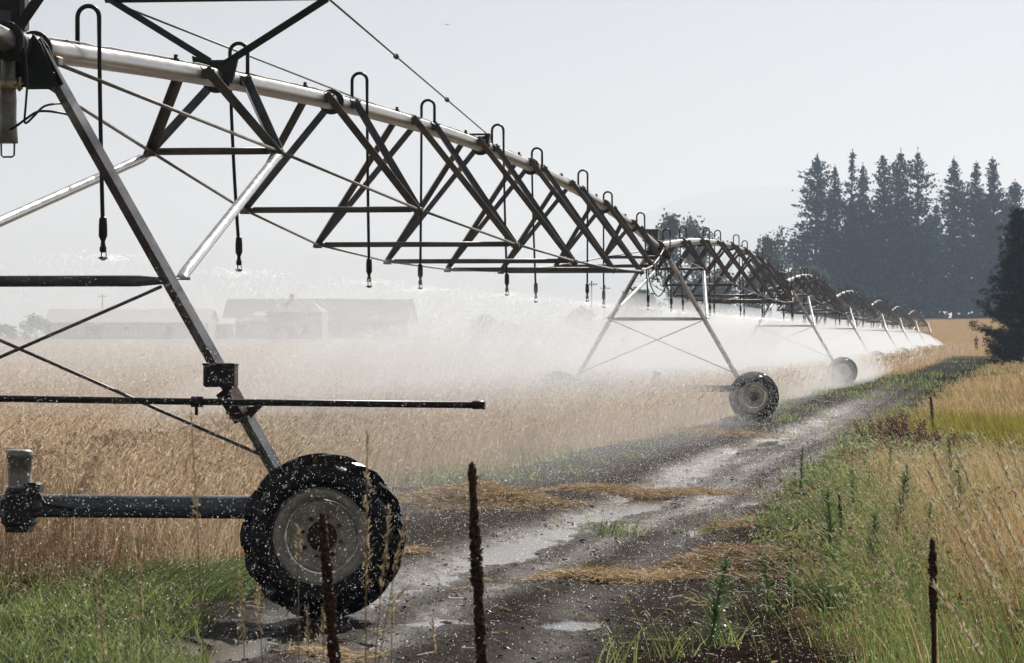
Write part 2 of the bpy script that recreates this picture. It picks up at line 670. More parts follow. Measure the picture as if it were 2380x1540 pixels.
def make_hills():
    prof = [(-900, 755), (0, 752), (300, 745), (700, 750), (1000, 735), (1200, 690), (1350, 585), (1480, 502), (1600, 452), (1700, 437), (1830, 430), (2050, 415), (2400, 440), (2900, 500), (3600, 640)]
    Y0, nx, nd = 12500.0, 140, 14
    xs = np.linspace(-900, 3600, nx)
    top = np.interp(xs, [a for a, _ in prof], [b for _, b in prof])
    v, f = [], []
    for j in range(nd):
        t = j / (nd - 1)
        hgt = math.sin(t * PI * 0.5) ** 1.3 if t < 1 else 1
        for i in range(nx):
            Y = Y0 - 900 * (1 - t)
            nz = (fbm(np.array([i * 0.12]), np.array([j * 0.5]), 3)[0] - .5) * 40
            zt = (HY - top[i]) / FPX * Y0 + EYE
            v.append(((xs[i] - CX) / FPX * Y0, Y + nz * 6, max(2, zt * hgt + nz * 0.35 * hgt)))
    for j in range(nd - 1):
        for i in range(nx - 1):
            f.append((j * nx + i, j * nx + i + 1, (j + 1) * nx + i + 1, (j + 1) * nx + i))
    b = len(v)
    for i in range(nx):     # the back slope
        x, y, z = v[(nd - 1) * nx + i]
        v.append((x, y + 900, 0))
    for i in range(nx - 1):
        f.append(((nd - 1) * nx + i, (nd - 1) * nx + i + 1, b + i + 1, b + i))
    me = bpy.data.meshes.new("hills")
    me.from_pydata(v, [], f)
    me.polygons.foreach_set('use_smooth', [True] * len(f))
    me.materials.append(mat("wooded_hill", (0.07, 0.10, 0.07), 0.9, 0, 0.3, 0.01))
    tag(link(bpy.data.objects.new("hills", me)), "pale hazy hill behind the trees", kind='structure')


make_hills()

# ---------------------------------------------------------------- the irrigation machine
TOW = [(-10.4, -29.7), (-3.51, 24.0), (3.36, 77.64), (10.69, 131.3), (17.78, 184.9), (25.5, 238.6), (33.0, 292.2), (40.8, 345.8), (48.7, 399.2)]
LSP = 54.08
BAY, ST0 = 5.893, 6.41
ENDZ, CAMBER = 4.03, 0.66
PR = 0.086


def pipe_z(s):
    t = s / LSP
    return ENDZ + CAMBER * 4 * t * (1 - t)


NODE_Z = [3.64, 3.33, 3.115, 3.035]
NODE_W = [0.585, 0.95, 1.25, 1.34]


def Lprof(w, t):
    return [(-w / 2, -w / 2), (w / 2, -w / 2), (w / 2, -w / 2 + t), (-w / 2 + t, -w / 2 + t), (-w / 2 + t, w / 2), (-w / 2, w / 2)]


def make_span():
    root = empty("irrigation_span")
    # main pipe with its welded saddles
    n = 60
    mb = MB().tube([(0, LSP * i / n, pipe_z(LSP * i / n)) for i in range(n + 1)], PR, 20)
    pipe = mb.build("pipe", M['pipe'], root)
    st = [ST0 + BAY * i for i in range(8)]
    for s in [0.35, st[0] + .1, st[1], st[3], st[4], st[6], st[7], LSP - .35]:
        d = Vector((0, 1, (pipe_z(s + .1) - pipe_z(s - .1)) / .2)).normalized()
        c = Vector((0, s, pipe_z(s)))
        u, v = frame_of(d)
        fl = MB()
        rings = []
        for off, r in ((-.022, PR), (-.022, .135), (-.003, .138), (-.003, .131), (.003, .131), (.003, .138), (.022, .135), (.022, PR)):
            rings.append([c + d * off + (u * math.cos(2 * PI * k / 22) + v * math.sin(2 * PI * k / 22)) * r for k in range(22)])
        fl.ring_loft(rings, caps=False)
        for k in range(8):
            a = 2 * PI * k / 8 + .2
            q = c + (u * math.cos(a) + v * math.sin(a)) * .113
            fl.tube([q - d * .04, q + d * .04], .011, 6)
        fl.build("flange", M['dark'], pipe)
    # power cable strapped on top of the pipe
    pts = []
    for i in range(121):
        s = LSP * i / 120
        w = math.sin(i * 2.1) * .5 + math.sin(i * .83) * .5
        pts.append((-.02 + .022 * w, s, pipe_z(s) + PR + .006 + .012 * abs(math.sin(i * 1.3))))
    mb = MB().tube(pts, .011, 6)
    for i in range(16):
        s = 1.2 + i * 3.4
        rings = [(math.sin(a) * (PR + .004), s, pipe_z(s) + math.cos(a) * (PR + .012)) for a in np.linspace(-.7, .7, 7)]
        mb.tube(rings, .004, 5)
    mb.build("power_cable", M['hose'], root)
    # the V trusses
    pl = Lprof(.082, .009)
    nodes = {1: [], -1: []}
    for i, s in enumerate(st):
        k = min(i, 7 - i)
        z, w = NODE_Z[k], NODE_W[k]
        for sd in (1, -1):
            nodes[sd].append(Vector((sd * w, s, z)))
            for ds in (-.80, .80):
                a = Vector((sd * (PR + .035), s + ds, pipe_z(s + ds) + .035))
                b = Vector((sd * w, s + ds * .035, z))
                mb = MB().bar(a - (b - a).normalized() * .05, b + (b - a).normalized() * .05, pl, PI * (.25 if sd > 0 else 1.25))
                # lug that carries it on the pipe
                mb.box((sd * (PR + .012), s + ds, pipe_z(s + ds)), (.05, .07, .09), bev=.008)
                mb.tube([a - Vector((sd * .05, 0, 0)), a + Vector((sd * .06, 0, 0))], .011, 6)
                mb.build("truss_brace", M['steel'], root)
        h = .031
        mb = MB()
        for r0, r1, x0, x1 in ((.010, .034, -w, -w + .09), (.034, .034, -w + .09, w - .09), (.034, .010, w - .09, w)):
            mb.ring_loft([[Vector((x, s + .034 * math.cos(a) * 1.0, z + rr * math.sin(a))) for a in np.linspace(0, 2 * PI, 11)[:-1]] for x, rr in ((x0, r0), (x1, r1))])
        mb.build("strut", M['steel'], root)
    for sd in (1, -1):
        a = Vector((sd * .17, .42, 3.94))
        b = Vector((sd * .17, LSP - .42, 3.94))
        line = [a] + nodes[sd] + [b]
        mb = MB()
        for p, q in zip(line[:-1], line[1:]):
            mb.tube([p, q], .0155, 8)
        for p in nodes[sd]:
            mb.tube([p - Vector((0, .07, 0)), p + Vector((0, .07, 0))], .030, 8)
            mb.tube([p - Vector((.05, 0, .012)), p + Vector((.05, 0, -.012))], .036, 6)
        for p, q in ((a, 1), (b, -1)):
            mb.box(p - Vector((0, .06 * q, -.02)), (.05, .14, .07), bev=.01)
        mb.build("truss_rod", M['rod'], root)
    # goosenecks with drop hoses
    for k in range(9):
        s = 1.9 + BAY * k - (.25 if k == 0 else 0)
        sd = 1 if k % 2 == 0 else -1
        z0 = pipe_z(s) + PR - .01
        top = z0 + .22
        r = .085
        bx = sd * -.02
        pts = [(bx, s, z0), (bx, s, top - .03)]
        for a in np.linspace(PI, 0, 11):
            pts.append((bx + sd * (r + r * math.cos(a)), s, top + r * math.sin(a)))
        xo = bx + sd * 2 * r
        zb = 2.78 + .04 * math.sin(k * 2.3)
        sw = .05 * math.sin(k * 1.7) + .03
        for t in np.linspace(0.08, 1, 9):
            z = top + (zb - top) * t
            pts.append((xo + sw * t ** 1.5, s + .04 * math.sin(k) * t * t, z))
        hz = MB().tube(pts, [.0185] * 13 + [.0165] * (len(pts) - 13), 9)
        hz.lathe([(.024, 0), (.024, .05)], 8, (bx, s, z0 - .02))
        h = hz.build("drop_hose", M['hose'], root)
        e = Vector(pts[-1])
        nb = MB().lathe([(.017, .10), (.030, .085), (.034, .03), (.034, -.05), (.022, -.075), (.016, -.09), (.020, -.12), (.027, -.135), (.027, -.165), (.014, -.175)], 12, e)
        for a in (0.3, 0.3 + 2 * PI / 3, .3 + 4 * PI / 3):
            nb.tube([e + Vector((.022 * math.cos(a), .022 * math.sin(a), -.165)), e + Vector((.026 * math.cos(a), .026 * math.sin(a), -.215))], .004, 5)
        nb.lathe([(.010, -.205), (.036, -.212), (.036, -.219), (.012, -.235)], 14, e)
        nb.build("nozzle", M['black'], h)
    for k in range(8):
        s = 1.9 + BAY * (k + .5)
        z = pipe_z(s) + PR
        MB().lathe([(.028, -.01), (.028, .02), (.020, .022), (.020, .05), (.014, .055)], 8, (.01, s, z)).build("outlet_plug", M['dark'], root)
    return root


def place_dir(i):
    a, b = Vector(TOW[i]), Vector(TOW[i + 1])
    d = b - a
    return -math.atan2(d.x, d.y)


SPAN_LABELS = [
    "galvanised truss span running out of frame, nearer the camera than the big lugged wheel",
    "nearest full galvanised truss span, arching from the top left with overhead wires and V frame",
    "second truss span from the camera, arched pipe beyond the tower with the emblem box",
    "third truss span from the camera, low arch against the dark conifers",
    "fourth truss span from the camera, small white arch in front of the conifers",
    "fifth truss span from the camera, tiny arch low before the conifers",
    "sixth truss span from the camera, only a white glint of pipe above the mist",
    "farthest truss span, end of the irrigation machine above the white mist",
]
span = make_span()
spans = []
for i in range(8):
    o = span if i == 1 else copy_tree(span)
    o.location = (TOW[i][0], TOW[i][1], 0)
    o.rotation_euler = (0, 0, place_dir(i))
    tag(o, SPAN_LABELS[i], "irrigation span", "truss spans of the irrigation machine")
    spans.append(o)

for ch in list(spans[0].children):
    if ch.name.startswith('truss_rod'):
        bpy.data.objects.remove(ch)
# overhead frame and guy wires on the nearest span
sp1 = spans[1]
sB = ST0 + .05
zB = pipe_z(sB)
mb = MB()
for sd in (1, -1):
    mb.bar((sd * .06, sB, zB + .13), (sd * 1.02, sB, 5.03), Lprof(.075, .009), PI * (.25 if sd > 0 else 1.25))
mb.tube([(-1.02, sB, 5.02), (1.02, sB, 5.02)], .022, 8)
mb.poly_prism([(-.21, sB - .03, zB + .2), (-.19, sB - .03, zB + .05), (-.10, sB - .03, zB + .0), (.10, sB - .03, zB + .0), (.16, sB - .03, zB - .06), (.22, sB - .03, zB + .2), (.08, sB - .03, zB + .16), (-.08, sB - .03, zB + .16)], (0, .05, 0))
mb.build("overhead_frame", M['dark'], sp1)
sE = ST0 + 3 * BAY
mb = MB()
wa, wb = Vector((1.02, sB, 5.03)), Vector((.10, sE - .1, pipe_z(sE) + .17))
mb.tube([wa, wb], .0105, 7)
for t in (.33, .66):
    p = wa.lerp(wb, t)
    d = (wb - wa).normalized()
    mb.tube([p - d * .05, p + d * .05], .03, 8)
wc = Vector((-.07, 15.9, pipe_z(15.9) + .10))
mb.tube([Vector((-1.02, sB, 5.03)), wc], .0105, 7)
mb.tube([wa, Vector((.75, .1, 5.1))], .0105, 7)
mb.tube([Vector((-1.02, sB, 5.03)), Vector((-.75, .1, 5.1))], .0105, 7)
mb.build("guy_wire", M['rod'], sp1)
zE = pipe_z(sE)
mb = MB()
for sd in (1, -1):
    mb.poly_prism([(sd * .03, sE - .12, zE + .12), (sd * .15, sE - .12, zE + .17), (sd * .13, sE - .12, zE + .02), (sd * .09, sE - .12, zE - .05), (sd * .03, sE - .12, zE - .03)], (0, .16, 0))
mb.poly_prism([(-.15, sE - .12, zE + .17), (.15, sE - .12, zE + .17), (.15, sE - .12, zE + .15), (-.15, sE - .12, zE + .15)], (0, .16, 0))
mb.build("wire_bracket", M['dark'], sp1)


def leg_lat(z):
    return .14 + .575 * (4.0 - z)


def make_tyre():
    """agricultural tyre with chevron lugs, axis along local Y, centre at origin"""
    mb = MB()
    Rt, Ri, W = 0.508, .333, .135
    prof = [(Ri, -.105), (Ri + .02, -.125), (.40, -W - .012), (.455, -W - .006), (.486, -W + .022), (.502, -.075), (Rt, 0), (.502, .075), (.486, W - .022), (.455, W + .006), (.40, W + .012), (Ri + .02, .125), (Ri, .105)]
    mb.lathe(prof, 56, axis='Y', caps=False)
    NL = 15
    for side in (-1, 1):
        for k in range(NL):
            a0 = 2 * PI * (k + (0 if side < 0 else .5)) / NL
            rings = []
            for t in np.linspace(0, 1, 7):
                y = side * (-.012 + .150 * t)
                a = a0 + .26 * t ** 0.9
                rb = np.interp(abs(y), [0, .075, W - .022, W], [Rt, .502, .486, .455]) - .012
                rt = np.interp(t, [0, .55, .85, 1], [.578, .577, .562, .452])
                hw = .019 + .012 * t
                ring = []
                for ang, rr in ((-hw, rb), (-hw * .78, rt), (hw * .78, rt), (hw, rb)):
                    aa = a + ang / .55
                    ring.append(Vector((rr * math.cos(aa), y, rr * math.sin(aa))))
                rings.append(ring)
            mb.ring_loft(rings, smooth=False)
    return mb


def make_tower(near=False):
    root = empty("drive_tower")
    # legs, lying in the plane across the pipe
    sq = [(-.042, -.036), (.042, -.036), (.042, .036), (-.042, .036)]
    for sd in (1, -1):
        a, b = Vector((sd * leg_lat(4.0), 0, 4.0)), Vector((sd * leg_lat(.80), 0, .80))
        mb = MB().bar(a, b, sq, -.50 * sd)
        mb.bar(a.lerp(b, .93) + Vector((0, -.05, 0)), Vector((sd * 1.86, -.04, .62)), [(-.02, -.02), (.02, -.02), (.02, .02), (-.02, .02)])
        for t in (.52, .535, .9):
            p = a.lerp(b, t)
            mb.tube([p + Vector((0, -.07, 0)), p + Vector((0, .07, 0))], .012, 6)
        mb.build("leg", M['leg'], root)
    # crossbar with flattened ends
    zc = 2.36
    w = leg_lat(zc)
    rings = []
    for x, rz, ry in ((-w, .022, .012), (-w + .06, .026, .014), (-w + .22, .041, .04), (w - .22, .041, .04), (w - .06, .026, .014), (w, .022, .012)):
        rings.append([Vector((x, -.03 + ry * math.cos(a), zc + rz * math.sin(a))) for a in np.linspace(0, 2 * PI, 15)[:-1]])
    MB().ring_loft(rings).build("crossbar", M['steel'], root)
    for sd in (1, -1):
        MB().tube([(sd * (w - .04), -.05 - .02 * sd, zc - .04), (-sd * leg_lat(1.08), -.05 - .02 * sd, 1.10)], .0125, 8).build("cross_rod", M['steel'], root)
    # bright tube braces up to the first truss node of either span
    for sd in (1, -1):
        for fw in (1,):
            a = Vector((sd * (w + .06), .09 * fw, zc + .02))
            b = Vector((sd * .60, fw * (ST0 - .05), 3.60))
            d = (b - a).normalized()
            u, v = frame_of(d)
            rings = []
            for t, r1, r2 in ((0, .04, .012), (.012, .043, .02), (.035, .043, .043), (.965, .043, .043), (.988, .043, .02), (1, .04, .012)):
                c = a.lerp(b, t)
                rings.append([c + u * math.cos(x) * r1 + v * math.sin(x) * r2 for x in np.linspace(0, 2 * PI, 15)[:-1]])
            mb = MB().ring_loft(rings)
            mb.tube([a - u * .07, a + u * .07], .014, 6)
            mb.build("tube_brace", M['silver'], root)
    # plates and flexible joint at the top
    mb = MB()
    for y in (-.10, .10):
        for sd in (1, -1):
            mb.poly_prism([(sd * .02, y, 3.96), (sd * .115, y, 4.12), (sd * .17, y, 4.05), (sd * .30, y, 3.74), (sd * .02, y, 3.74)], (0, .014, 0))
    for sd in (1, -1):
        mb.bar((sd * .13, -.05, 4.08), (sd * .30, -.05, 3.75), [(-.035, -.008), (.035, -.008), (.035, .008), (-.035, .008)], 1.2)
        for t in (.25, .75):
            p = Vector((sd * .13, -.06, 4.08)).lerp(Vector((sd * .30, -.06, 3.75)), t)
            mb.tube([p, p + Vector((0, -.06, 0))], .016, 6)
    mb.build("top_plate", M['dark'], root)
    mb = MB().lathe([(.088, -.42), (.088, -.30), (.118, -.29), (.118, -.24), (.10, -.22), (.11, -.1), (.10, 0), (.11, .1), (.10, .22), (.118, .24), (.118, .29), (.088, .30), (.088, .42)], 22, (0, 0, ENDZ), 'Y')
    mb.build("flexible_joint", M['dark'], root)
    # box on top with the white emblem on its face
    bx, bz = -.15, 4.285
    mb = MB().box((bx, -.03, bz), (.37, .26, .27), bev=.016)
    mb.box((bx + .01, -.03, bz + .142), (.41, .30, .018), bev=.006)
    mb.box((bx + .03, -.02, bz - .17), (.10, .12, .09))
    box = mb.build("control_box", M['boxgrey'] if not near else M['dark'], root)
    eb = MB()
    y0 = -.1645
    pk = [(-.075, -.045), (-.066, -.012), (-.045, .015), (-.028, .002), (-.006, .034), (.006, .038), (.028, .008), (.043, .020), (.064, -.012), (.075, -.045), (.05, -.03), (.03, -.04), (.0, -.026), (-.03, -.04), (-.052, -.03)]
    eb.poly_prism([(bx + .02 + x, y0, bz - .02 + z) for x, z in pk], (0, .003, 0))
    eb.build("emblem", M['white'], box)
    # base beam with motor and final drives
    zb = .755
    MB().tube([(-2.12, 0, zb), (-2.0, 0, zb), (2.0, 0, zb), (2.12, 0, zb)], [.07, .083, .083, .07], 18).build("base_beam", M['beam'], root)
    mb = MB().lathe([(.085, .87), (.092, .90), (.086, .905), (.086, 1.09), (.094, 1.095), (.094, 1.145), (.07, 1.158)], 20, (0, -.04, 0))
    mt = mb.build("gear_motor", M['motor'], root)
    mb = MB().box((0, -.04, .73), (.22, .24, .25), bev=.03)
    mb.box((.09, -.05, .88), (.14, .12, .09), bev=.015)
    mb.box((.0, -.05, .60), (.17, .17, .06), bev=.01)
    mb.lathe([(.095, .845), (.105, .85), (.105, .875), (.09, .88)], 14, (0, -.04, 0))
    mb.tube([(.1, -.08, .9), (.16, -.1, .84), (.2, -.09, .77), (.4, -.086, .735)], .012, 6)
    mb.build("gearbox", M['dark'], mt)
    # drive shaft below the beam
    MB().tube([(-2.0, -.12, .70), (2.0, -.12, .70)], .02, 8).build("drive_shaft", M['dark'], root)
    for sd in (1, -1):
        c = Vector((sd * 2.255, -.34, .575))
        wh = make_tyre().build("tyre", M['tyre'], None)
        hub = MB()
        hub.lathe([(.0, -.052), (.08, -.052), (.104, -.046), (.108, -.03), (.108, .05), (.10, .2)], 26, axis='Y', caps=False)
        hub.box((-.05 * sd, .25, .06), (.24, .16, .28), bev=.03)
        hub.box((-.14 * sd, .33, .15), (.2, .1, .12), bev=.02)
        w_ = hub.build("wheel", M['hub'], root)
        w_.location = c
        w_.rotation_euler = (0, .35 * sd, 0)
        wh.parent = w_
        rm = MB()
        rm.lathe([(.340, -.128), (.346, -.118), (.340, -.105), (.327, -.112), (.318, -.118), (.292, -.108), (.268, -.085), (.262, -.06), (.262, .10), (.33, .11), (.34, .12)], 44, axis='Y', caps=False)
        rm.lathe([(.09, -.036), (.215, -.040), (.236, -.052), (.252, -.036), (.252, -.016), (.09, -.016)], 40, axis='Y', caps=False)
        rim = rm.build("rim", M['rim'], w_)
        for k in range(8):
            a = 2 * PI * k / 8 + .12
            bn = MB().lathe([(.0, -.062), (.013, -.062), (.015, -.058), (.015, -.037)], 6, (.142 * math.cos(a), 0, .142 * math.sin(a)), 'Y', caps=False)
            bn.build("wheel_bolt", M['hub'], w_)
    if not near:
        pts = [(-.02, -.16, 4.12), (.10, -.2, 3.9), (.26, -.22, 3.5), (.24, -.22, 3.15), (.05, -.2, 2.88), (-.12, -.2, 3.1), (-.2, -.15, 3.5), (-.16, -.1, 3.8)]
        mb = MB().tube(smooth(pts, 4), .014, 7)
        mb.tube(smooth([(.05, -.16, 4.0), (.0, -.2, 3.5), (.03, -.2, 3.2)], 4), .012, 6)
        mb.build("cable_loop", M['hose'], root)
    return root


def smooth(pts, k=4):
    """Catmull-Rom through the points"""
    p = [Vector(q) for q in pts]
    p = [p[0] * 2 - p[1]] + p + [p[-1] * 2 - p[-2]]
    out = []
    for i in range(1, len(p) - 2):
        for j in range(k):
            t = j / k
            a, b, c, d = p[i - 1], p[i], p[i + 1], p[i + 2]
            out.append(.5 * ((2 * b) + (c - a) * t + (2 * a - 5 * b + 4 * c - d) * t * t + (3 * b - a - 3 * c + d) * t ** 3))
    out.append(p[-2])
    return out


TOWER_LABELS = {
    1: "nearest drive tower, standing on the big black lugged wheel, with long horizontal boom",
    2: "second drive tower, grey box with white emblem, wheel at the edge of the dirt track",
    3: "third drive tower from the camera, tan top box, wheel half hidden in the field",
    4: "fourth drive tower from the camera, thin legs fading into white mist",
    5: "fifth drive tower from the camera, faint leg in the white mist",
    6: "sixth drive tower from the camera, barely visible in the white mist",
    7: "seventh drive tower from the camera, near the bright right end of the mist",
    8: "last drive tower at the far end of the irrigation machine",
}


def tower_rot(i):
    j = min(i, len(TOW) - 2)
    return (place_dir(max(i - 1, 0)) + place_dir(j)) / 2


t1 = make_tower(True)
t2 = make_tower(False)
towers = {1: t1, 2: t2}
for i in range(3, 9):
    towers[i] = copy_tree(t2)
for i, o in towers.items():
    o.location = (TOW[i][0], TOW[i][1], 0)
    o.rotation_euler = (0, 0, tower_rot(i))
    tag(o, TOWER_LABELS[i], "drive tower", "wheeled towers of the irrigation machine")
for ch in towers[3].children:
    if ch.name.startswith("control_box"):
        ch.data = ch.data.copy()
        ch.data.materials[0] = M['boxtan']
        for e in list(ch.children):
            bpy.data.objects.remove(e)


# things only the nearest tower shows
def tl(px, py, y=0.0):
    """survey pixel -> point in the near tower's frame, y metres along the machine"""
    rz = tower_rot(1)
    c, sn = math.cos(rz), math.sin(rz)
    lat = 0.0
    for _ in range(6):
        Y = TOW[1][1] + lat * sn + y * c
        lat = ((px - CX) / FPX * Y - TOW[1][0] + y * sn) / c
    return Vector((lat, y, Z_at(py, Y)))


mb = MB().tube([(-5.5, -.16, 1.56), (-1, -.16, 1.535), (1.3, -.16, 1.505), (3.30, -.16, 1.487)], .024, 12)
mb.tube([(3.28, -.16, 1.487), (3.37, -.16, 1.486)], .030, 12)
mb.tube([(1.28, -.16, 1.505), (1.36, -.16, 1.504)], .040, 10)
mb.tube([(1.315, -.16, 1.505), (1.315, -.16, 1.41)], .012, 6)
mb.build("boom_pipe", M['black'], t1)
mb = MB().box(tl(513, 872, -.10), (.225, .15, .165), bev=.012)
mb.box(tl(513, 846, -.10), (.235, .165, .014), bev=.004)
mb.build("junction_box", M['black'], t1)
a, b = tl(523, 905, -.03), tl(567, 972, -.03)
mb = MB().bar(a, b, [(-.058, -.052), (.058, -.052), (.058, .052), (-.058, .052)], -.42)
mb.poly_prism([b + Vector((.02, -.02, .08)), b + Vector((.15, -.02, .10)), b + Vector((.05, -.02, .0))], (0, .012, 0))
for p in (a.lerp(b, .8), a.lerp(b, .98)):
    mb.tube([p + Vector((-.09, -.04, 0)), p + Vector((.02, -.06, 0))], .012, 6)
mb.build("red_clamp", M['red'], t1)
mb = MB().lathe([(.05, 4.02), (.052, 3.80), (.058, 3.795), (.062, 3.77), (.062, 3.72), (.056, 3.715), (.062, 3.64), (.060, 3.50), (.062, 3.49), (.072, 3.34), (.070, 3.335)], 20, (-.035, -.22, 0))
tr = mb.build("sediment_trap", M['trap'], t1)
mb = MB().lathe([(.064, 3.775), (.068, 3.77), (.068, 3.725), (.064, 3.72)], 20, (-.035, -.22, 0), caps=False)
mb.tube([(.03, -.25, 3.745), (.065, -.26, 3.75), (.085, -.26, 3.755)], .008, 6)
mb.tube([(.06, -.26, 3.70), (.06, -.26, 3.80)], .011, 6)
mb.build("clamp_band", M['brass'], tr)
mb = MB().tube([(-.085, -.22, 3.34), (-.083, -.22, 3.25), (-.07, -.22, 3.238), (-.005, -.22, 3.238), (.01, -.22, 3.25), (.012, -.22, 3.34)], .007, 6)
mb.build("bail_handle", M['steel'], tr)
mb = MB().bar(tl(12, 96, -.2), tl(12 + 55 * 5, 96 - 80 * 5, -.1), Lprof(.085, .012), PI * .25)
mb.build("overhead_arm", M['dark'], t1)
mb = MB().box((.035, -.10, 4.28), (.06, .10, .28), bev=.008)
mb.box((-.16, -.14, 4.20), (.26, .05, .16))
mb.build("collector_cover", M['boxgrey'], t1)
mb = MB()
mb.tube(smooth([tl(50, 60, -.3), tl(54, 95, -.31), tl(63, 180, -.34), tl(60, 240, -.34), tl(57, 280, -.33), tl(63, 284, -.33), tl(80, 268, -.30), tl(100, 248, -.2), tl(126, 241, -.05), tl(146, 240, .05)], 5), .0085, 7)
mb.tube(smooth([tl(-60, 325, -.2), tl(0, 307, -.25), tl(30, 297, -.28), tl(60, 276, -.3), tl(85, 260, -.25), tl(110, 258, -.15), tl(142, 262, -.03), tl(160, 266, .05)], 5), .009, 7)
mb.build("hanging_cable", M['hose'], t1)

# ---------------------------------------------------------------- trees
LEAF = {
    'needle': leaf_mat("conifer_needles", [(0, (0.006, 0.034, 0.050)), (.6, (0.013, 0.060, 0.084)), (1, (0.045, 0.115, 0.115))], .3, .02),  # bright end of the ramp paints sunlit edges on the crowns
    'broad': leaf_mat("broad_leaves", [(0, (0.030, 0.055, 0.022)), (.6, (0.05, 0.085, 0.032)), (1, (0.10, 0.14, 0.05))], .35, .05),
    'pine': leaf_mat("pine_needles", [(0, (0.008, 0.014, 0.009)), (.6, (0.014, 0.024, 0.013)), (1, (0.034, 0.045, 0.02))], .15, .02),
}
M['bark'] = mat("bark", (0.09, 0.065, 0.05), 0.9, 0, 0.4, 3, 0.4, 12)


def conifer_mesh(H, Rm, seed, top_gap=False, base=.06, n_per=1.0, sparse=0.0):
    rg = np.random.default_rng(seed)
    root = empty("conifer_tree")
    wx, wy = rg.uniform(-.02, .02, 2)
    tz = np.linspace(0, 1, 9)
    MB().tube([(wx * H * t * t, wy * H * t * t, H * t) for t in tz], [max(.03, .018 * H * (1 - t) + .03) for t in tz], 8).build("trunk", M['bark'], root)
    pts, tt, sz = [], [], []
    z = base * H
    while z < H * .985:
        t = z / H
        rad = Rm * 1.15 * min(1.0, (1 - t) ** .70 * 1.28) * (.84 + .22 * math.sin(t * 17 + seed)) * (.55 + .45 * min(1, t / .15)) * rg.uniform(.72, 1.12)
        nb = int(rg.integers(5, 9))
        a0 = rg.uniform(0, 6.28)
        for k in range(nb):
            if rg.random() < sparse or (top_gap and .68 < t < .86 and rg.random() < .55):
                continue
            a = a0 + k * 2 * PI / nb + rg.uniform(-.3, .3)
            ln = rad * rg.uniform(.55, 1.15)
            cnt = max(5, int(ln * 9 * n_per))
            r = rg.uniform(.08, 1, cnt) ** .75 * ln
            lift = .16 if t > .6 else -.10
            sp = (.10 + .16 * r)
            px = r * math.cos(a) - rg.normal(0, 1, cnt) * sp * math.sin(a)
            py = r * math.sin(a) + rg.normal(0, 1, cnt) * sp * math.cos(a)
            pz = z + r * lift + .10 * (r / (ln + .1)) ** 2 * ln - rg.uniform(0, .35, cnt) * (1 - r / (ln + .3)) + rg.normal(0, .16, cnt)
            pts.append(np.stack([px + wx * H * t * t, py + wy * H * t * t, pz], -1))
            tt.append(np.clip(rg.normal(.35 + .35 * r / (Rm + .1), .16, cnt), 0, 1))  # paler outwards, towards the painted sunlit edges
            sz.append(rg.uniform(.55, 1.15, cnt) * (1 - .40 * t))
        z += H * .016 * rg.uniform(.7, 1.3) * (1.25 - .45 * t)
    # leader
    pts.append(np.stack([np.full(14, wx * H), np.full(14, wy * H), H * rg.uniform(.94, 1.01, 14)], -1))
    tt.append(np.full(14, .5))
    sz.append(np.full(14, .35))
    vb = VB()
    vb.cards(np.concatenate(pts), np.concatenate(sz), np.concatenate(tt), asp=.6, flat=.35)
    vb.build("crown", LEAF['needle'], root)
    return root


CON_Y = 622.0
# top x, top y, half width px, seed, gap
CON = [
    (1893, 357, 84, 1, False, "tall broad conifer at the left end of the stand, wide drooping skirt"),
    (1948, 383, 40, 2, False, "narrow conifer with a pointed top, between the broad left one and the wind-bent one"),
    (1977, 346, 40, 3, True, "conifer whose thin ragged top stands clear above its neighbours"),
    (2003, 383, 46, 4, False, "shorter conifer just beside the one with the thin ragged top"),
    (2049, 362, 58, 5, False, "dense conifer joined to a taller twin, left of the twin"),
    (2076, 348, 58, 6, False, "tall dense conifer, the right one of the joined pair"),
    (2131, 344, 66, 7, True, "tallest conifer with a broad uneven head and sky gaps below it"),
    (2212, 364, 58, 8, False, "steep pointed conifer right of the tallest, with clear sky on its left"),
    (2270, 371, 52, 9, False, "rounded pointed conifer between two steeper ones near the right"),
    (2314, 362, 58, 10, False, "steep conifer nearest the right end of the stand"),
    (2372, 415, 62, 11, False, "lower broad conifer at the right edge behind the dark pine"),
]
for px, py, hw, sd, gap, lab in CON:
    H = (740 - py) / FPX * CON_Y
    o = conifer_mesh(H, hw * 1.27 / FPX * CON_Y, 100 + sd, gap, n_per=1.0, sparse=.15)
    X = X_at(px, CON_Y)
    yy = CON_Y + random.uniform(-6, 6)
    o.location = (X, yy, float(ground_z(X, yy)) - .2)
    o.rotation_euler = (0, 0, random.uniform(0, 6.28))
    tag(o, lab, "conifer", "tall conifers beyond the field")
back = conifer_mesh(21.5, 4.0, 777, base=.02, n_per=.8, sparse=.22)
BACK = [(1925, 500), (1978, 462), (2028, 505), (2105, 450), (2160, 492), (2178, 470), (2242, 498), (2292, 455), (2340, 472), (2400, 430), (1850, 600)]
for k, (px, py) in enumerate(BACK):
    o = back if k == 0 else copy_tree(back)
    yy = 650 + 5 * (k % 3)
    X = X_at(px, yy)
    s = ((740 - py) / FPX * yy) / 21.5
    o.location = (X, yy, float(ground_z(X, yy)) - .2)
    o.rotation_euler = (0, 0, k * 1.9)
    o.scale = (s * 1.1, s * 1.1, s)
    tag(o, "dark conifer filling the gaps behind the front row of the stand", "conifer", "conifers behind the front row")


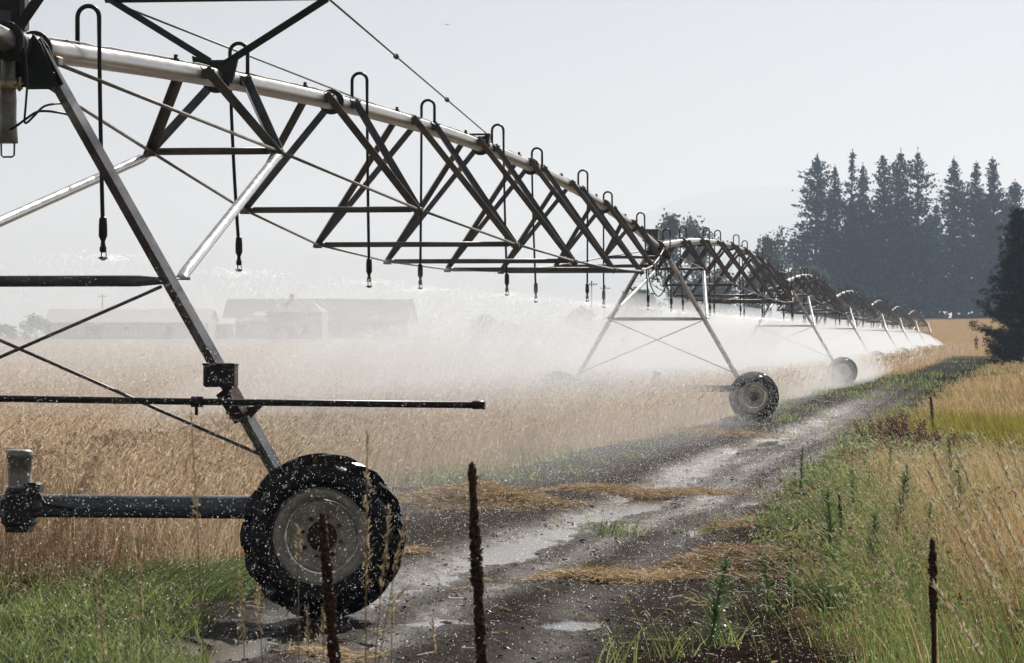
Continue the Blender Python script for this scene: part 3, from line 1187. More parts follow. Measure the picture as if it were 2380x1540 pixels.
def broad_tree(H, W, seed, name="broadleaf_tree", clump=1.0, leafs=5200, low=.22, lm='broad', leaf=.62):
    rg = np.random.default_rng(seed)
    root = empty(name)
    mb = MB()
    th = H * low
    mb.tube([(0, 0, -.2), (0, 0, th * .6), (rg.uniform(-.2, .2), 0, th)], [H * .026, H * .020, H * .017], 9)
    tips = []

    def grow(p, d, ln, r, lvl):
        pts, rad = [p], [r]
        for k in range(1, 4):
            d = (d + Vector((rg.normal(0, .16), rg.normal(0, .16), rg.normal(.03, .12)))).normalized()
            p = p + d * ln / 3
            pts.append(p)
            rad.append(r * (1 - .2 * k))
        mb.tube(pts, rad, 6)
        tips.append((p, lvl))
        if lvl < 3:
            for k in range(3 if lvl < 2 else 2):
                ax = Vector((rg.normal(), rg.normal(), rg.normal(.2, .5))).normalized()
                grow(p, (d + ax * .85).normalized(), ln * rg.uniform(.55, .8), r * .42, lvl + 1)
    for k in range(6):
        a = k * 2 * PI / 6 + rg.uniform(-.3, .3)
        el = rg.uniform(.45, 1.25)
        grow(Vector((0, 0, th * rg.uniform(.75, 1.0))), Vector((math.cos(a) * math.cos(el), math.sin(a) * math.cos(el), math.sin(el))), H * .26, H * .011, 0)
    mb.build("trunk", M['bark'], root)
    C = np.array([tuple(p) for p, l in tips if l >= 1])
    # fit the clump centres to the wanted height and spread
    C[:, 2] = th * .7 + (C[:, 2] - C[:, 2].min()) / (np.ptp(C[:, 2]) + .01) * (H - th * .7 - .5)
    k = np.abs(C[:, :2]).max()
    C[:, :2] *= (W / 2) / k
    idx = rg.integers(0, len(C), leafs)
    P = C[idx] + rg.normal(0, 1, (leafs, 3)) * np.array([.055 * W, .055 * W, .035 * H]) * clump
    tint = np.clip(.25 + .5 * rg.random(len(C))[idx] + rg.normal(0, .12, leafs), 0, 1)
    vb = VB()
    vb.cards(P, rg.uniform(.6, 1.2, leafs) * leaf, tint, asp=.7)
    vb.build("crown", LEAF[lm], root)
    return root


def plant_tree(o, px, Y, label, cat, group=None):
    X = X_at(px, Y)
    o.location = (X, Y, float(ground_z(X, Y)) - .1)
    tag(o, label, cat, group)


def hgt(y0, y1, Y):
    return abs(y1 - y0) / FPX * Y


GB = "broadleaf trees behind the second tower"
for (px, top, w, Y, sd, lab, lf) in [
    (1578, 500, 152, 520, 21, "tall round-headed tree behind the second tower, branches showing through", 5200),
    (1790, 549, 150, 540, 22, "broad leafy tree right of the round-headed one, touching the conifers", 6000),
    (1690, 640, 150, 560, 23, "lower dark tree between the round-headed and the broad leafy tree", 4600),
    (1490, 655, 110, 500, 24, "small airy tree left of the second tower's legs, half lost in mist", 2600),
    (1880, 640, 150, 575, 25, "low dark tree under the left conifers behind the third span", 4600),
    (1600, 660, 120, 540, 26, "bushy tree under the round-headed tree, just above the mist", 3600),
]:
    H = hgt(772, top, Y)
    plant_tree(broad_tree(H, w / FPX * Y, sd, leafs=lf, low=.24 if top < 600 else .12), px, Y, lab, "tree", GB)
GS = "bushes along the far field edge"
for (px, top, w, Y, sd, lab) in [
    (85, 719, 74, 590, 31, "dark rounded bush left of the long low barn"),
    (12, 742, 60, 590, 32, "low bush at the far left edge of the field"),
    (1130, 700, 90, 470, 33, "hazy bush in the mist, leftmost of the row below the nearest span"),
    (1195, 722, 90, 470, 34, "low hazy bush, second of the misty row below the nearest span"),
    (1262, 730, 80, 470, 35, "low hazy bush, middle of the misty row below the nearest span"),
    (1352, 690, 80, 470, 36, "hazy taller bush beneath the two utility poles"),
    (1425, 712, 80, 470, 37, "hazy bush just left of the second tower's far leg"),
]:
    H = hgt(784, top, Y)
    plant_tree(broad_tree(H, w / FPX * Y, sd, "bush", leafs=1500, low=.08, leaf=.5), px, Y, lab, "bush", GS)


def pine(H, W, seed):
    rg = np.random.default_rng(seed)
    root = empty("pine_tree")
    tz = np.linspace(0, 1, 9)
    mb = MB().tube([(.25 * math.sin(t * 3), .1 * math.sin(t * 5), H * t) for t in tz], [.17 * (1 - t) + .03 for t in tz], 10)
    P, D, T = [], [], []
    z = .02 * H
    while z < H * .97:
        t = z / H
        rad = W * (math.sin(min(1, (1 - t) * 1.25) * PI / 2)) ** .9 * rg.uniform(.55, 1.25)
        nb = int(rg.integers(5, 8))
        for k in range(nb):
            a = rg.uniform(0, 6.28)
            ln = rad * rg.uniform(.5, 1.12)
            up = rg.uniform(-.1, .45)
            pts = []
            for q in np.linspace(0, 1, 6):
                pts.append(Vector((math.cos(a) * ln * q, math.sin(a) * ln * q, z + ln * up * q ** 1.6 - .12 * ln * math.sin(q * PI))))
            mb.tube(pts, [.03, .025, .02, .016, .012, .008], 5)
            for q in np.linspace(.3, 1, max(4, int(ln * 7))):
                i = min(4, int(q * 5))
                c = pts[i].lerp(pts[i + 1], q * 5 - i) if i < 5 else pts[5]
                for _ in range(3):
                    P.append((c.x + rg.normal(0, .12), c.y + rg.normal(0, .12), c.z + rg.normal(.04, .10)))
                    T.append(rg.uniform(.1, .9))
        z += .026 * H * rg.uniform(.7, 1.25)
    mb.build("trunk", M['bark'], root)
    P = np.array(P)
    T = np.array(T)
    vb = VB()
    # each tuft: a brush of needles
    n = 13
    Pn = np.repeat(P, n, 0)
    dirs = rg.normal(size=(len(Pn), 3))
    dirs[:, 2] = dirs[:, 2] * .8 + .35
    dirs /= np.linalg.norm(dirs, axis=1)[:, None]
    ln = rg.uniform(.12, .24, len(Pn))[:, None]
    sd = np.cross(dirs, rg.normal(size=(len(Pn), 3)))
    sd /= np.linalg.norm(sd, axis=1)[:, None] + 1e-9
    sd *= .011
    tip = Pn + dirs * ln
    vb.add(np.stack([Pn - sd, Pn + sd, tip + sd * .5, tip - sd * .5], 1), [(0, 1, 2, 3)], np.repeat(T, n))
    vb.build("crown", LEAF['pine'], root)
    return root


PY = 172.0
pt = pine(hgt(838, 478, PY), 1.95, 5)
plant_tree(pt, 2366, PY, "dark bushy pine standing on the verge at the right edge", "pine tree")
pt.location.z = Z_at(838, PY)

# ---------------------------------------------------------------- farm buildings far across the field
BY = 600.0
M['roof_pale'] = mat("pale_metal_roof", (0.92, 0.92, 0.93), 0.75, 0.0, 0.03, .4)
M['wall_grey'] = mat("grey_boards", (0.62, 0.63, 0.65), 0.8, 0, 0.14, .6)
M['wall_tan'] = mat("ochre_boards", (0.78, 0.70, 0.50), 0.8, 0, 0.12, .6)
M['roof_dark'] = mat("brown_shingles", (0.55, 0.53, 0.53), 0.85, 0, 0.2, 1.0)
M['wall_white'] = mat("white_boards", (0.70, 0.69, 0.66), 0.7, 0, 0.08, 1)
M['opening'] = mat("dark_doorway", (0.03, 0.03, 0.035), 0.6, 0, 0.2, 1)
M['glass'] = mat("window_glass", (0.04, 0.05, 0.06), 0.1, 0, 0.2, 1)
BZ = float(ground_z(X_at(500, BY), BY)) - .05


def gable_building(name, px0, px1, eave_y, ridge_y, depth, wallm, roofm, endm, label, rz=0.0, doors=(), windows=(), Y=BY, hip=0.0):
    w = (px1 - px0) / FPX * Y
    root = empty(name, (X_at((px0 + px1) / 2, Y), Y, BZ), rz)
    he = Z_at(eave_y, Y) - BZ
    hr = Z_at(ridge_y, Y) - BZ
    mb = MB()
    x, y = w / 2, depth / 2
    mb.ring_loft([[(-x, -y, 0), (x, -y, 0), (x, y, 0), (-x, y, 0)], [(-x, -y, he), (x, -y, he), (x, y, he), (-x, y, he)]], smooth=False)
    mb.build("wall", wallm, root)
    if hip <= 0:
        for sx in (-1, 1):
            g = MB()
            g.poly_prism([(sx * (x + .03), -y + .06, he * .0 + .02), (sx * (x + .03), y - .06, .02), (sx * (x + .03), y - .06, he), (sx * (x + .03), 0, hr - .15), (sx * (x + .03), -y + .06, he)], (sx * -.02 if sx > 0 else .02, 0, 0))
            g.build("gable_wall", endm, root)
    o = .45
    r = MB()
    sl = (hr - he) / y
    xr = x + .35
    hx = hip
    for s in (-1, 1):
        a = [(-xr, s * (y + o), he - o * sl), (xr, s * (y + o), he - o * sl), (xr - hx, 0, hr), (-xr + hx, 0, hr)]
        r.ring_loft([[Vector(p) for p in a], [Vector(p) + Vector((0, 0, .16)) for p in a]], smooth=False)
    if hip > 0:
        for s in (-1, 1):
            a = [(s * xr, -(y + o), he - o * sl), (s * xr, y + o, he - o * sl), (s * (xr - hx), .01, hr), (s * (xr - hx), -.01, hr)]
            r.ring_loft([[Vector(p) for p in a], [Vector(p) + Vector((0, 0, .16)) for p in a]], smooth=False)
    r.build("roof", roofm, root)
    for dx, dw, dh in doors:
        d = MB().box((dx, -y - .03, dh / 2), (dw, .08, dh))
        d.build("door", M['opening'], root)
    for wx, wz, ww, wh in windows:
        f = MB().box((wx, -y - .03, wz), (ww + .2, .10, wh + .2)).build("window", M['wall_white'], root)
        MB().box((wx, -y - .09, wz), (ww, .03, wh)).build("pane", M['glass'], f)
    tag(root, label, "building", "farm buildings across the field")
    return root


gable_building("long_barn", 116, 498, 748, 720, 9, M['wall_grey'], M['roof_pale'], M['wall_tan'], "long low grey barn with pale roof, leftmost farm building", -.10, doors=((-6, 3, 2.3), (7, 2.2, 2.2)), windows=((0, 1.9, 1, .7),))
gable_building("low_shed", 494, 545, 752, 741, 5, M['wall_grey'], M['roof_pale'], M['wall_white'], "small low shed between the long barn and the tall barn", 0, doors=((0, 1.6, 2),), Y=604)
gable_building("tall_barn", 530, 800, 743, 696, 10, M['wall_grey'], M['roof_pale'], M['wall_tan'], "tall grey barn with pale roof behind the hip-roofed house", -.12, doors=((-8, 2.4, 2.6),), Y=612)
hs_ = gable_building("farmhouse", 628, 752, 724, 698, 8, M['wall_grey'], M['roof_dark'], M['wall_white'], "farmhouse with brown hipped roof in front of the tall barn", -.08, doors=((-.5, 1, 2.1),), windows=((-3, 1.6, 1.1, 1.2), (2, 1.6, 1.1, 1.2)), Y=594, hip=2.6)
he = Z_at(724, 594) - BZ
mb = MB().box((4.98, -.2, he / 2), (.12, 7.6, he - .05))
mb.build("lit_gable_panel", M['wall_white'], hs_)  # sunlit gable wall: its light is put into the white colour
mb = MB()
a = [(-7.6, -3.4, he - .9), (-4.6, -3.4, he - .9), (-4.6, 1.5, he - .1), (-7.6, 1.5, he - .1)]
mb.ring_loft([[Vector(p) for p in a], [Vector(p) + Vector((0, 0, .15)) for p in a]], smooth=False)
mb.build("porch_roof", M['roof_dark'], hs_)
mb = MB().box((-.9, .3, Z_at(698, 594) - BZ + .4), (.7, .7, 1.5))
mb.build("chimney", M['roof_dark'], hs_)
gable_building("right_barn", 806, 958, 744, 697, 10, M['wall_grey'], M['roof_pale'], M['wall_tan'], "grey barn with pale roof at the right end of the farm buildings", -.13, doors=((1, 2.6, 2.6),), Y=608)


def pole(px, top, Y, label):
    X = X_at(px, Y)
    z0 = float(ground_z(X, Y))
    h = Z_at(top, Y) - z0
    root = empty("utility_pole", (X, Y, z0))
    MB().tube([(0, 0, -.2), (0, 0, h)], [.13, .09], 8).build("post", M['bark'], root)
    MB().box((0, -.1, h - .6), (1.7, .10, .11)).build("crossarm", M['bark'], root)
    ins = MB()
    for x in (-.75, -.3, .3, .75):
        ins.lathe([(.05, 0), (.07, .08), (.03, .2)], 6, (x, -.1, h - .53))
    ins.build("insulators", M['dark'], root)
    tag(root, label, "utility pole", "utility poles")


pole(238, 682, 640, "utility pole standing behind the long low barn")
pole(1375, 652, 520, "taller utility pole of the two above the misty bushes")
pole(1406, 662, 560, "shorter utility pole right beside the second tower")


# two cars parked before the right barn
def car(px, Y, colm, label):
    X = X_at(px, Y)
    root = empty("parked_car", (X, Y, float(ground_z(X, Y))), .1)
    side = [(-2.1, .35), (2.1, .35), (2.12, .75), (1.9, .9), (1.05, .98), (.55, 1.42), (-1.0, 1.45), (-1.75, 1.0), (-2.12, .92)]
    MB().poly_prism([(x, -.85, z) for x, z in side], (0, 1.7, 0)).build("body", colm, root)
    win = [(.95, 1.0), (.5, 1.36), (-.95, 1.38), (-1.6, 1.02)]
    MB().poly_prism([(x, -.87, z) for x, z in win], (0, .03, 0)).build("window", M['glass'], root)
    for sx in (-1.3, 1.3):
        for sy in (-.8, .8):
            MB().lathe([(.0, -.1), (.30, -.1), (.33, -.05), (.33, .05), (.30, .1), (.0, .1)], 16, (sx, sy, .33), 'Y', caps=False).build("wheel", M['tyre'], root)
    tag(root, label, "car", "cars parked by the barns")


car(858, 585, M['white'], "white car parked before the right barn")
car(898, 585, M['boxgrey'], "grey car parked right of the white car")


# ---------------------------------------------------------------- a bird in the open sky
def make_bird():
    root = empty("bird", (X_at(1040, 190), 190, Z_at(57, 190)), .2)
    mb = MB()
    mb.tube(smooth([(-.02, -.10, 0), (0, -.05, .005), (0, .02, .0), (0, .09, -.005), (0, .14, .0)], 3), [.006, .012, .018, .022, .025, .026, .026, .024, .020, .016, .012, .008, .004], 8)
    for s in (1, -1):
        top = [(s * .015, -.04, .015), (s * .09, -.06, .035), (s * .2, .0, .015), (s * .11, .02, .03), (s * .015, .05, .01)]
        mb.ring_loft([[Vector(p) for p in top], [Vector(p) + Vector((0, 0, .006)) for p in top]], smooth=False)
    tail = [(-.012, .11, 0), (.012, .11, 0), (.035, .2, .0), (-.035, .2, .0)]
    mb.ring_loft([[Vector(p) for p in tail], [Vector(p) + Vector((0, 0, .004)) for p in tail]], smooth=False)
    o = mb.build("body", mat("grey_plumage", (.16, .18, .22), .7, 0, .2, 20), root)
    tag(root, "tiny blue-grey bird gliding in the empty sky", "bird")


make_bird()


# ---------------------------------------------------------------- the person on the far track
def skin_figure(joints, edges, radii, name, material, parent):
    me = bpy.data.meshes.new(name)
    me.from_pydata(joints, edges, [])
    o = bpy.data.objects.new(name, me)
    link(o)
    sk = o.modifiers.new("skin", 'SKIN')
    for i, r in enumerate(radii):
        sv = me.skin_vertices[0].data[i]
        sv.radius = (r[0], r[1]) if isinstance(r, tuple) else (r, r)
    me.skin_vertices[0].data[0].use_root = True
    sb = o.modifiers.new("sub", 'SUBSURF')
    sb.levels = sb.render_levels = 2
    dg = bpy.context.evaluated_depsgraph_get()
    m2 = bpy.data.meshes.new_from_object(o.evaluated_get(dg))
    o.modifiers.clear()
    o.data = m2
    m2.materials.clear()
    m2.materials.append(material)
    m2.polygons.foreach_set('use_smooth', [True] * len(m2.polygons))
    o.parent = parent
    return o


def make_person():
    Y = 426.0
    X = X_at(2269, Y)
    root = empty("person", (X, Y, float(ground_z(X, Y)) + .02), .2)
    skinm = mat("skin", (.42, .25, .18), .6, 0, .1, 20)
    shirt = mat("blue_grey_shirt", (.10, .12, .17), .8, 0, .15, 14)
    jeans = mat("dark_trousers", (.045, .05, .07), .8, 0, .2, 14)
    hair = mat("brown_hair", (.05, .03, .02), .7, 0, .2, 20)
    J = [(0, 0, .95), (0, 0, 1.10), (0, -.01, 1.25), (0, 0, 1.42), (0, -.01, 1.52), (0, -.02, 1.60), (0, -.03, 1.67), (0, -.02, 1.75)]
    r = [(.15, .11), (.14, .10), (.16, .11), (.15, .09), (.055, .055), (.075, .085), (.082, .095), (.055, .065)]
    E = [(i, i + 1) for i in range(7)]

    def chain(start, pts, rad):
        k = start
        for p, q in zip(pts, rad):
            J.append(p)
            r.append(q)
            E.append((k, len(J) - 1))
            k = len(J) - 1
    for s in (1, -1):
        chain(3, [(s * .19, 0, 1.42), (s * .245, .0, 1.26), (s * .27, -.03, 1.13), (s * .25, -.10, .97), (s * .24, -.13, .88)], [.058, .047, .042, .033, .038])
        for dx, dz in ((-.03, -.095), (-.01, -.105), (.012, -.10), (.03, -.085)):
            chain(len(J) - 1 if dx == -.03 else hand, [(s * (.24 + dx * .6), -.14 + dx * .4, .88 + dz)], [.012]) if dx != -.03 else None
            hand = len(J) - 1 if dx == -.03 else hand
        chain(hand, [(s * .215, -.17, .83)], [.013])
        chain(0, [(s * .10, 0, .86), (s * .115, -.01, .50), (s * .12, .02, .10), (s * .13, -.10, .04)], [.088, .062, .045, .040])
    skin_figure(J, E, r, "body", skinm, root)
    Js = [(0, 0, .92), (0, 0, 1.10), (0, -.01, 1.25), (0, 0, 1.42)]
    rs = [(.165, .125), (.155, .115), (.175, .125), (.16, .10)]
    Es = [(0, 1), (1, 2), (2, 3)]
    for s in (1, -1):
        k = 3
        for p, q in (((s * .19, 0, 1.42), .072), ((s * .245, 0, 1.26), .064), ((s * .262, -.02, 1.17), .062)):
            Js.append(p)
            rs.append(q)
            Es.append((k, len(Js) - 1))
            k = len(Js) - 1
    skin_figure(Js, Es, rs, "shirt", shirt, root)
    Jt = [(0, 0, .96), (0, 0, .90)]
    rt = [(.16, .12), (.16, .12)]
    Et = [(0, 1)]
    for s in (1, -1):
        k = 1
        for p, q in (((s * .10, 0, .80), .10), ((s * .115, -.01, .50), .078), ((s * .12, .02, .09), .062)):
            Jt.append(p)
            rt.append(q)
            Et.append((k, len(Jt) - 1))
            k = len(Jt) - 1
    skin_figure(Jt, Et, rt, "trousers", jeans, root)
    h = MB().lathe([(.088, 0), (.094, .05), (.085, .10), (.05, .135), (.01, .145)], 16, (0, .0, 1.655))
    h.build("hair", hair, root)
    f = MB()
    for s in (1, -1):
        f.lathe([(.012, 0), (.012, .006)], 8, (s * .032, -.118, 1.68), 'Y')
        f.lathe([(.02, -.01), (.028, 0), (.02, .01)], 8, (s * .083, -.02, 1.67), 'X')
    f.tube([(0, -.115, 1.685), (0, -.142, 1.645), (0, -.118, 1.638)], [.008, .016, .01], 6)
    f.tube([(-.028, -.112, 1.615), (0, -.120, 1.612), (.028, -.112, 1.615)], .007, 6)
    f.build("face", skinm, root)
    for s in (1, -1):
        MB().tube([(s * .12, .05, .045), (s * .125, -.05, .045), (s * .13, -.17, .035)], [.05, .048, .035], 10).build("shoe", hair, root)
    tag(root, "person in blue-grey shirt and dark trousers standing on the far track", "person")


make_person()

# ---------------------------------------------------------------- crop, grass, weeds
CROP = leaf_mat("ripe_crop", [(0, (0.35, 0.255, 0.16)), (.5, (0.575, 0.445, 0.305)), (.85, (0.72, 0.59, 0.43)), (1, (0.42, 0.41, 0.27))], .55, .02)
DRY = leaf_mat("dry_grass", [(0, (0.20, 0.12, 0.055)), (.4, (0.50, 0.345, 0.175)), (.8, (0.74, 0.56, 0.33)), (1, (0.82, 0.73, 0.52))], .55, .02)
GREEN = leaf_mat("green_grass", [(0, (0.090, 0.135, 0.042)), (.5, (0.23, 0.30, 0.095)), (.85, (0.33, 0.41, 0.125)), (1, (0.58, 0.50, 0.25))], .62, .04)
STRAW = leaf_mat("wet_straw", [(0, (0.20, 0.10, 0.035)), (.5, (0.48, 0.325, 0.15)), (1, (0.72, 0.58, 0.35))], .4, .06)
SEED = leaf_mat("pale_seed_heads", [(0, (0.36, 0.28, 0.15)), (.5, (0.60, 0.52, 0.33)), (1, (0.70, 0.65, 0.48))], .45, .03)
MULL = leaf_mat("dead_mullein", [(0, (0.09, 0.055, 0.036)), (.6, (0.21, 0.135, 0.088)), (1, (0.40, 0.29, 0.19))], .4, .03)
RUST = leaf_mat("rust_dock", [(0, (0.09, 0.025, 0.012)), (.5, (0.20, 0.075, 0.03)), (1, (0.36, 0.20, 0.08))], .35, .05)
LIME = leaf_mat("lime_grass", [(0, (0.17, 0.16, 0.025)), (.5, (0.34, 0.33, 0.05)), (1, (0.52, 0.46, 0.11))], .45, .05)
HORSE = leaf_mat("horseweed_leaves", [(0, (0.045, 0.085, 0.03)), (.5, (0.11, 0.19, 0.055)), (1, (0.20, 0.28, 0.085))], .55, .05)


def scatter(n, Y0, Y1, u0, u1, power=1.0):
    """random points between two distances inside a fan of directions seen from the track; density eases off with distance"""
    t = RNG.random(n)
    p = 2 - power
    Y = (Y0 ** p + (Y1 ** p - Y0 ** p) * t) ** (1 / p) if abs(p) > 1e-6 else Y0 * (Y1 / Y0) ** t
    u = RNG.uniform(u0, u1, n)
    return u * Y, Y


def make_crop():
    vb = VB()
    for (n, Y0, Y1, wk, nh) in ((120000, 25.8, 62, 1.0, 3), (110000, 62, 160, 2.2, 2), (60000, 160, 430, 6.0, 1)):
        X, Y = scatter(int(n), Y0, Y1, -.19, .175, 1.35)
        f, m, v = zones(X, Y)
        edge = XL(Y) - X
        keep = (RNG.random(len(X)) < f ** 1.5) & (edge > -.2)
        # bare lanes worn by the wheels
        keep &= ~((np.abs(Y - 24 + .13 * X) < 1.2))
        X, Y = X[keep], Y[keep]
        edge = edge[keep]
        pat = fbm(X * .12, Y * .05, 71)
        fine = fbm(X * 1.5, Y * 1.0, 72)
        H = (.66 + .32 * RNG.random(len(X)) + .25 * (pat - .5) + .2 * (fine - .5)) * (.45 + .55 * sstep(0, 1.3, edge + .25))
        base = P3(X, Y)
        az = RNG.normal(-.6, 1.3, len(X))
        lean = np.abs(RNG.normal(0, .16, len(X))) + .12 * (1 - sstep(0, 1.5, edge))
        tint = np.clip(.45 + .45 * (pat - .5) + RNG.normal(0, .16, len(X)), 0, .86)
        tint = np.where((pat > .62) & (RNG.random(len(X)) < .22), 1.0, tint)
        tip = vb.blades(base, H, az, lean, .0052 * wk * RNG.uniform(.7, 1.3, len(X)), .12, 2, prof=[1, .8, .7], tint=tint)
        hd = RNG.uniform(.07, .13, len(X)) * (1 + .2 * (wk - 1))
        vb.blades(tip, hd, az + RNG.normal(0, .5, len(X)), RNG.uniform(.3, 1.1, len(X)), .015 * wk * RNG.uniform(.7, 1.3, len(X)), .4, 2, prof=[.5, 1, .2], tint=np.clip(tint + .09, 0, 1), sag=.4)
        if nh >= 2:
            s = RNG.random(len(X)) < .75
            nb = int(s.sum())
            b2 = base[s].copy()
            b2[:, 2] += H[s] * RNG.uniform(.1, .6, nb)
            vb.blades(b2, H[s] * RNG.uniform(.25, .5, nb), RNG.uniform(0, 6.28, nb), RNG.uniform(.3, 1.0, nb), .007 * wk, .6, 2, tint=np.clip(tint[s] - .12, 0, 1), sag=.5)
    o = vb.build("crop", CROP)
    tag(o, "ripe straw coloured crop standing across the whole field", "crop", kind='stuff')


make_crop()


def foxtail(vb, P, H, az, lean, tint, wk=1.0, mi=0, ms=1):
    """slender stalks ending in a drooping bristly spike"""
    n = len(P)
    tip = vb.blades(P, H, az, lean, .0035 * wk, .25, 3, prof=[1, .9, .8, .7], tint=tint, mi=mi)
    hd = RNG.uniform(.055, .095, n)
    for k in range(3):
        vb.blades(tip, hd, az, lean + .25, .013 * wk, .75, 3, prof=[.5, 1, .95, .25], tint=RNG.uniform(.2, .9, n), mi=ms, face=k * PI / 3 + az, sag=.35)


def make_left_grass():
    vb = VB()
    n = 36000
    X = RNG.uniform(-5.2, -1.75, n)
    Y = RNG.uniform(18.6, 26.6, n)
    c = fbm(X * 1.6, Y * 1.2, 55)
    d = -2.05 - (Y - 20.5) * .045 - X + (fbm(X * 1.3, Y * 1.3, 56) - .5) * .9
    front = sstep(25.6, 23.6, Y)
    keep = (d > 0) & (RNG.random(n) < np.clip(.25 + 1.3 * (c - .35), .05, 1) * (.25 + .75 * front))
    X, Y, c = X[keep], Y[keep], c[keep]
    n = len(X)
    vb.blades(P3(X, Y), RNG.uniform(.07, .24, n) * (.6 + c), RNG.uniform(0, 6.28, n), RNG.uniform(.1, .7, n), RNG.uniform(.005, .011, n), RNG.uniform(.1, .6, n), 3, tint=np.clip(RNG.normal(.42 + .5 * (c - .5), .2, n), 0, 1), sag=.2)
    k = RNG.integers(0, n, 420)
    foxtail(vb, P3(X[k], Y[k]), RNG.uniform(.2, .4, 420), RNG.uniform(0, 6.28, 420), RNG.uniform(.1, .5, 420), RNG.uniform(.5, .8, 420))
    # flattened sedge beside the near wheel
    m = 1700
    X2 = RNG.normal(-2.45, .42, m)
    Y2 = RNG.normal(25.6, .55, m)
    vb.blades(P3(X2, Y2), RNG.uniform(.2, .45, m), RNG.normal(.35, .5, m), RNG.uniform(.6, 1.4, m), .008, .3, 3, tint=np.clip(RNG.normal(.3, .22, m), 0, 1), sag=.15)
    o = vb.build("grass", [GREEN, SEED])
    tag(o, "short green grass with foxtail heads beside the near wheel", "grass", kind='stuff')


make_left_grass()


def make_edge_grass():
    """sparse green tufts along both edges of the track and the lush strips farther on"""
    vb = VB()
    tufts = []
    for _ in range(70):
        Y = random.uniform(28, 130)
        side = random.random()
        x = float(XL(Y)) + random.uniform(-.5, .9) * (1 + Y * .01) if side < .7 else float(XR(Y)) + random.uniform(-.9, .2)
        tufts.append((x, Y, random.uniform(.10, .3), random.randint(14, 40)))
    tufts += [(X_at(1450, 33), 33.6, .16, 60), (X_at(1200, 53), 53, .6, 320), (X_at(1260, 51), 51, .5, 200), (X_at(950, 43), 43, .4, 300), (X_at(1120, 45), 45, .5, 200)]
    for x, y, r, k in tufts:
        X, Y = RNG.normal(x, r, k), RNG.normal(y, r, k)
        vb.blades(P3(X, Y), RNG.uniform(.08, .28, k), RNG.uniform(0, 6.28, k), RNG.uniform(.1, .8, k), .008 + .00018 * y, RNG.uniform(.1, .5, k), 2, tint=np.clip(RNG.normal(.45, .2, k), 0, .95))
    n = 5500
    X, Y = scatter(n, 105, 300, .06, .15, 1.2)
    e = X - XL(Y)
    keep = (e > -4) & (e < 5.5) & (fbm(X * .25, Y * .06, 61) > .47)
    X, Y = X[keep], Y[keep]
    k = len(X)
    vb.blades(P3(X, Y), RNG.uniform(.1, .3, k), RNG.uniform(0, 6.28, k), RNG.uniform(.1, .6, k), .05, .3, 2, tint=np.clip(RNG.normal(.5, .2, k), 0, .95))
    o = vb.build("grass", GREEN)
    tag(o, "green grass tufts along the edges of the dirt track", "grass", kind='stuff')


make_edge_grass()


CLEAR = [(X_at(2085, 54), 54, .8), (X_at(2165, 58), 57, .5), (8.0, 57, .9)]


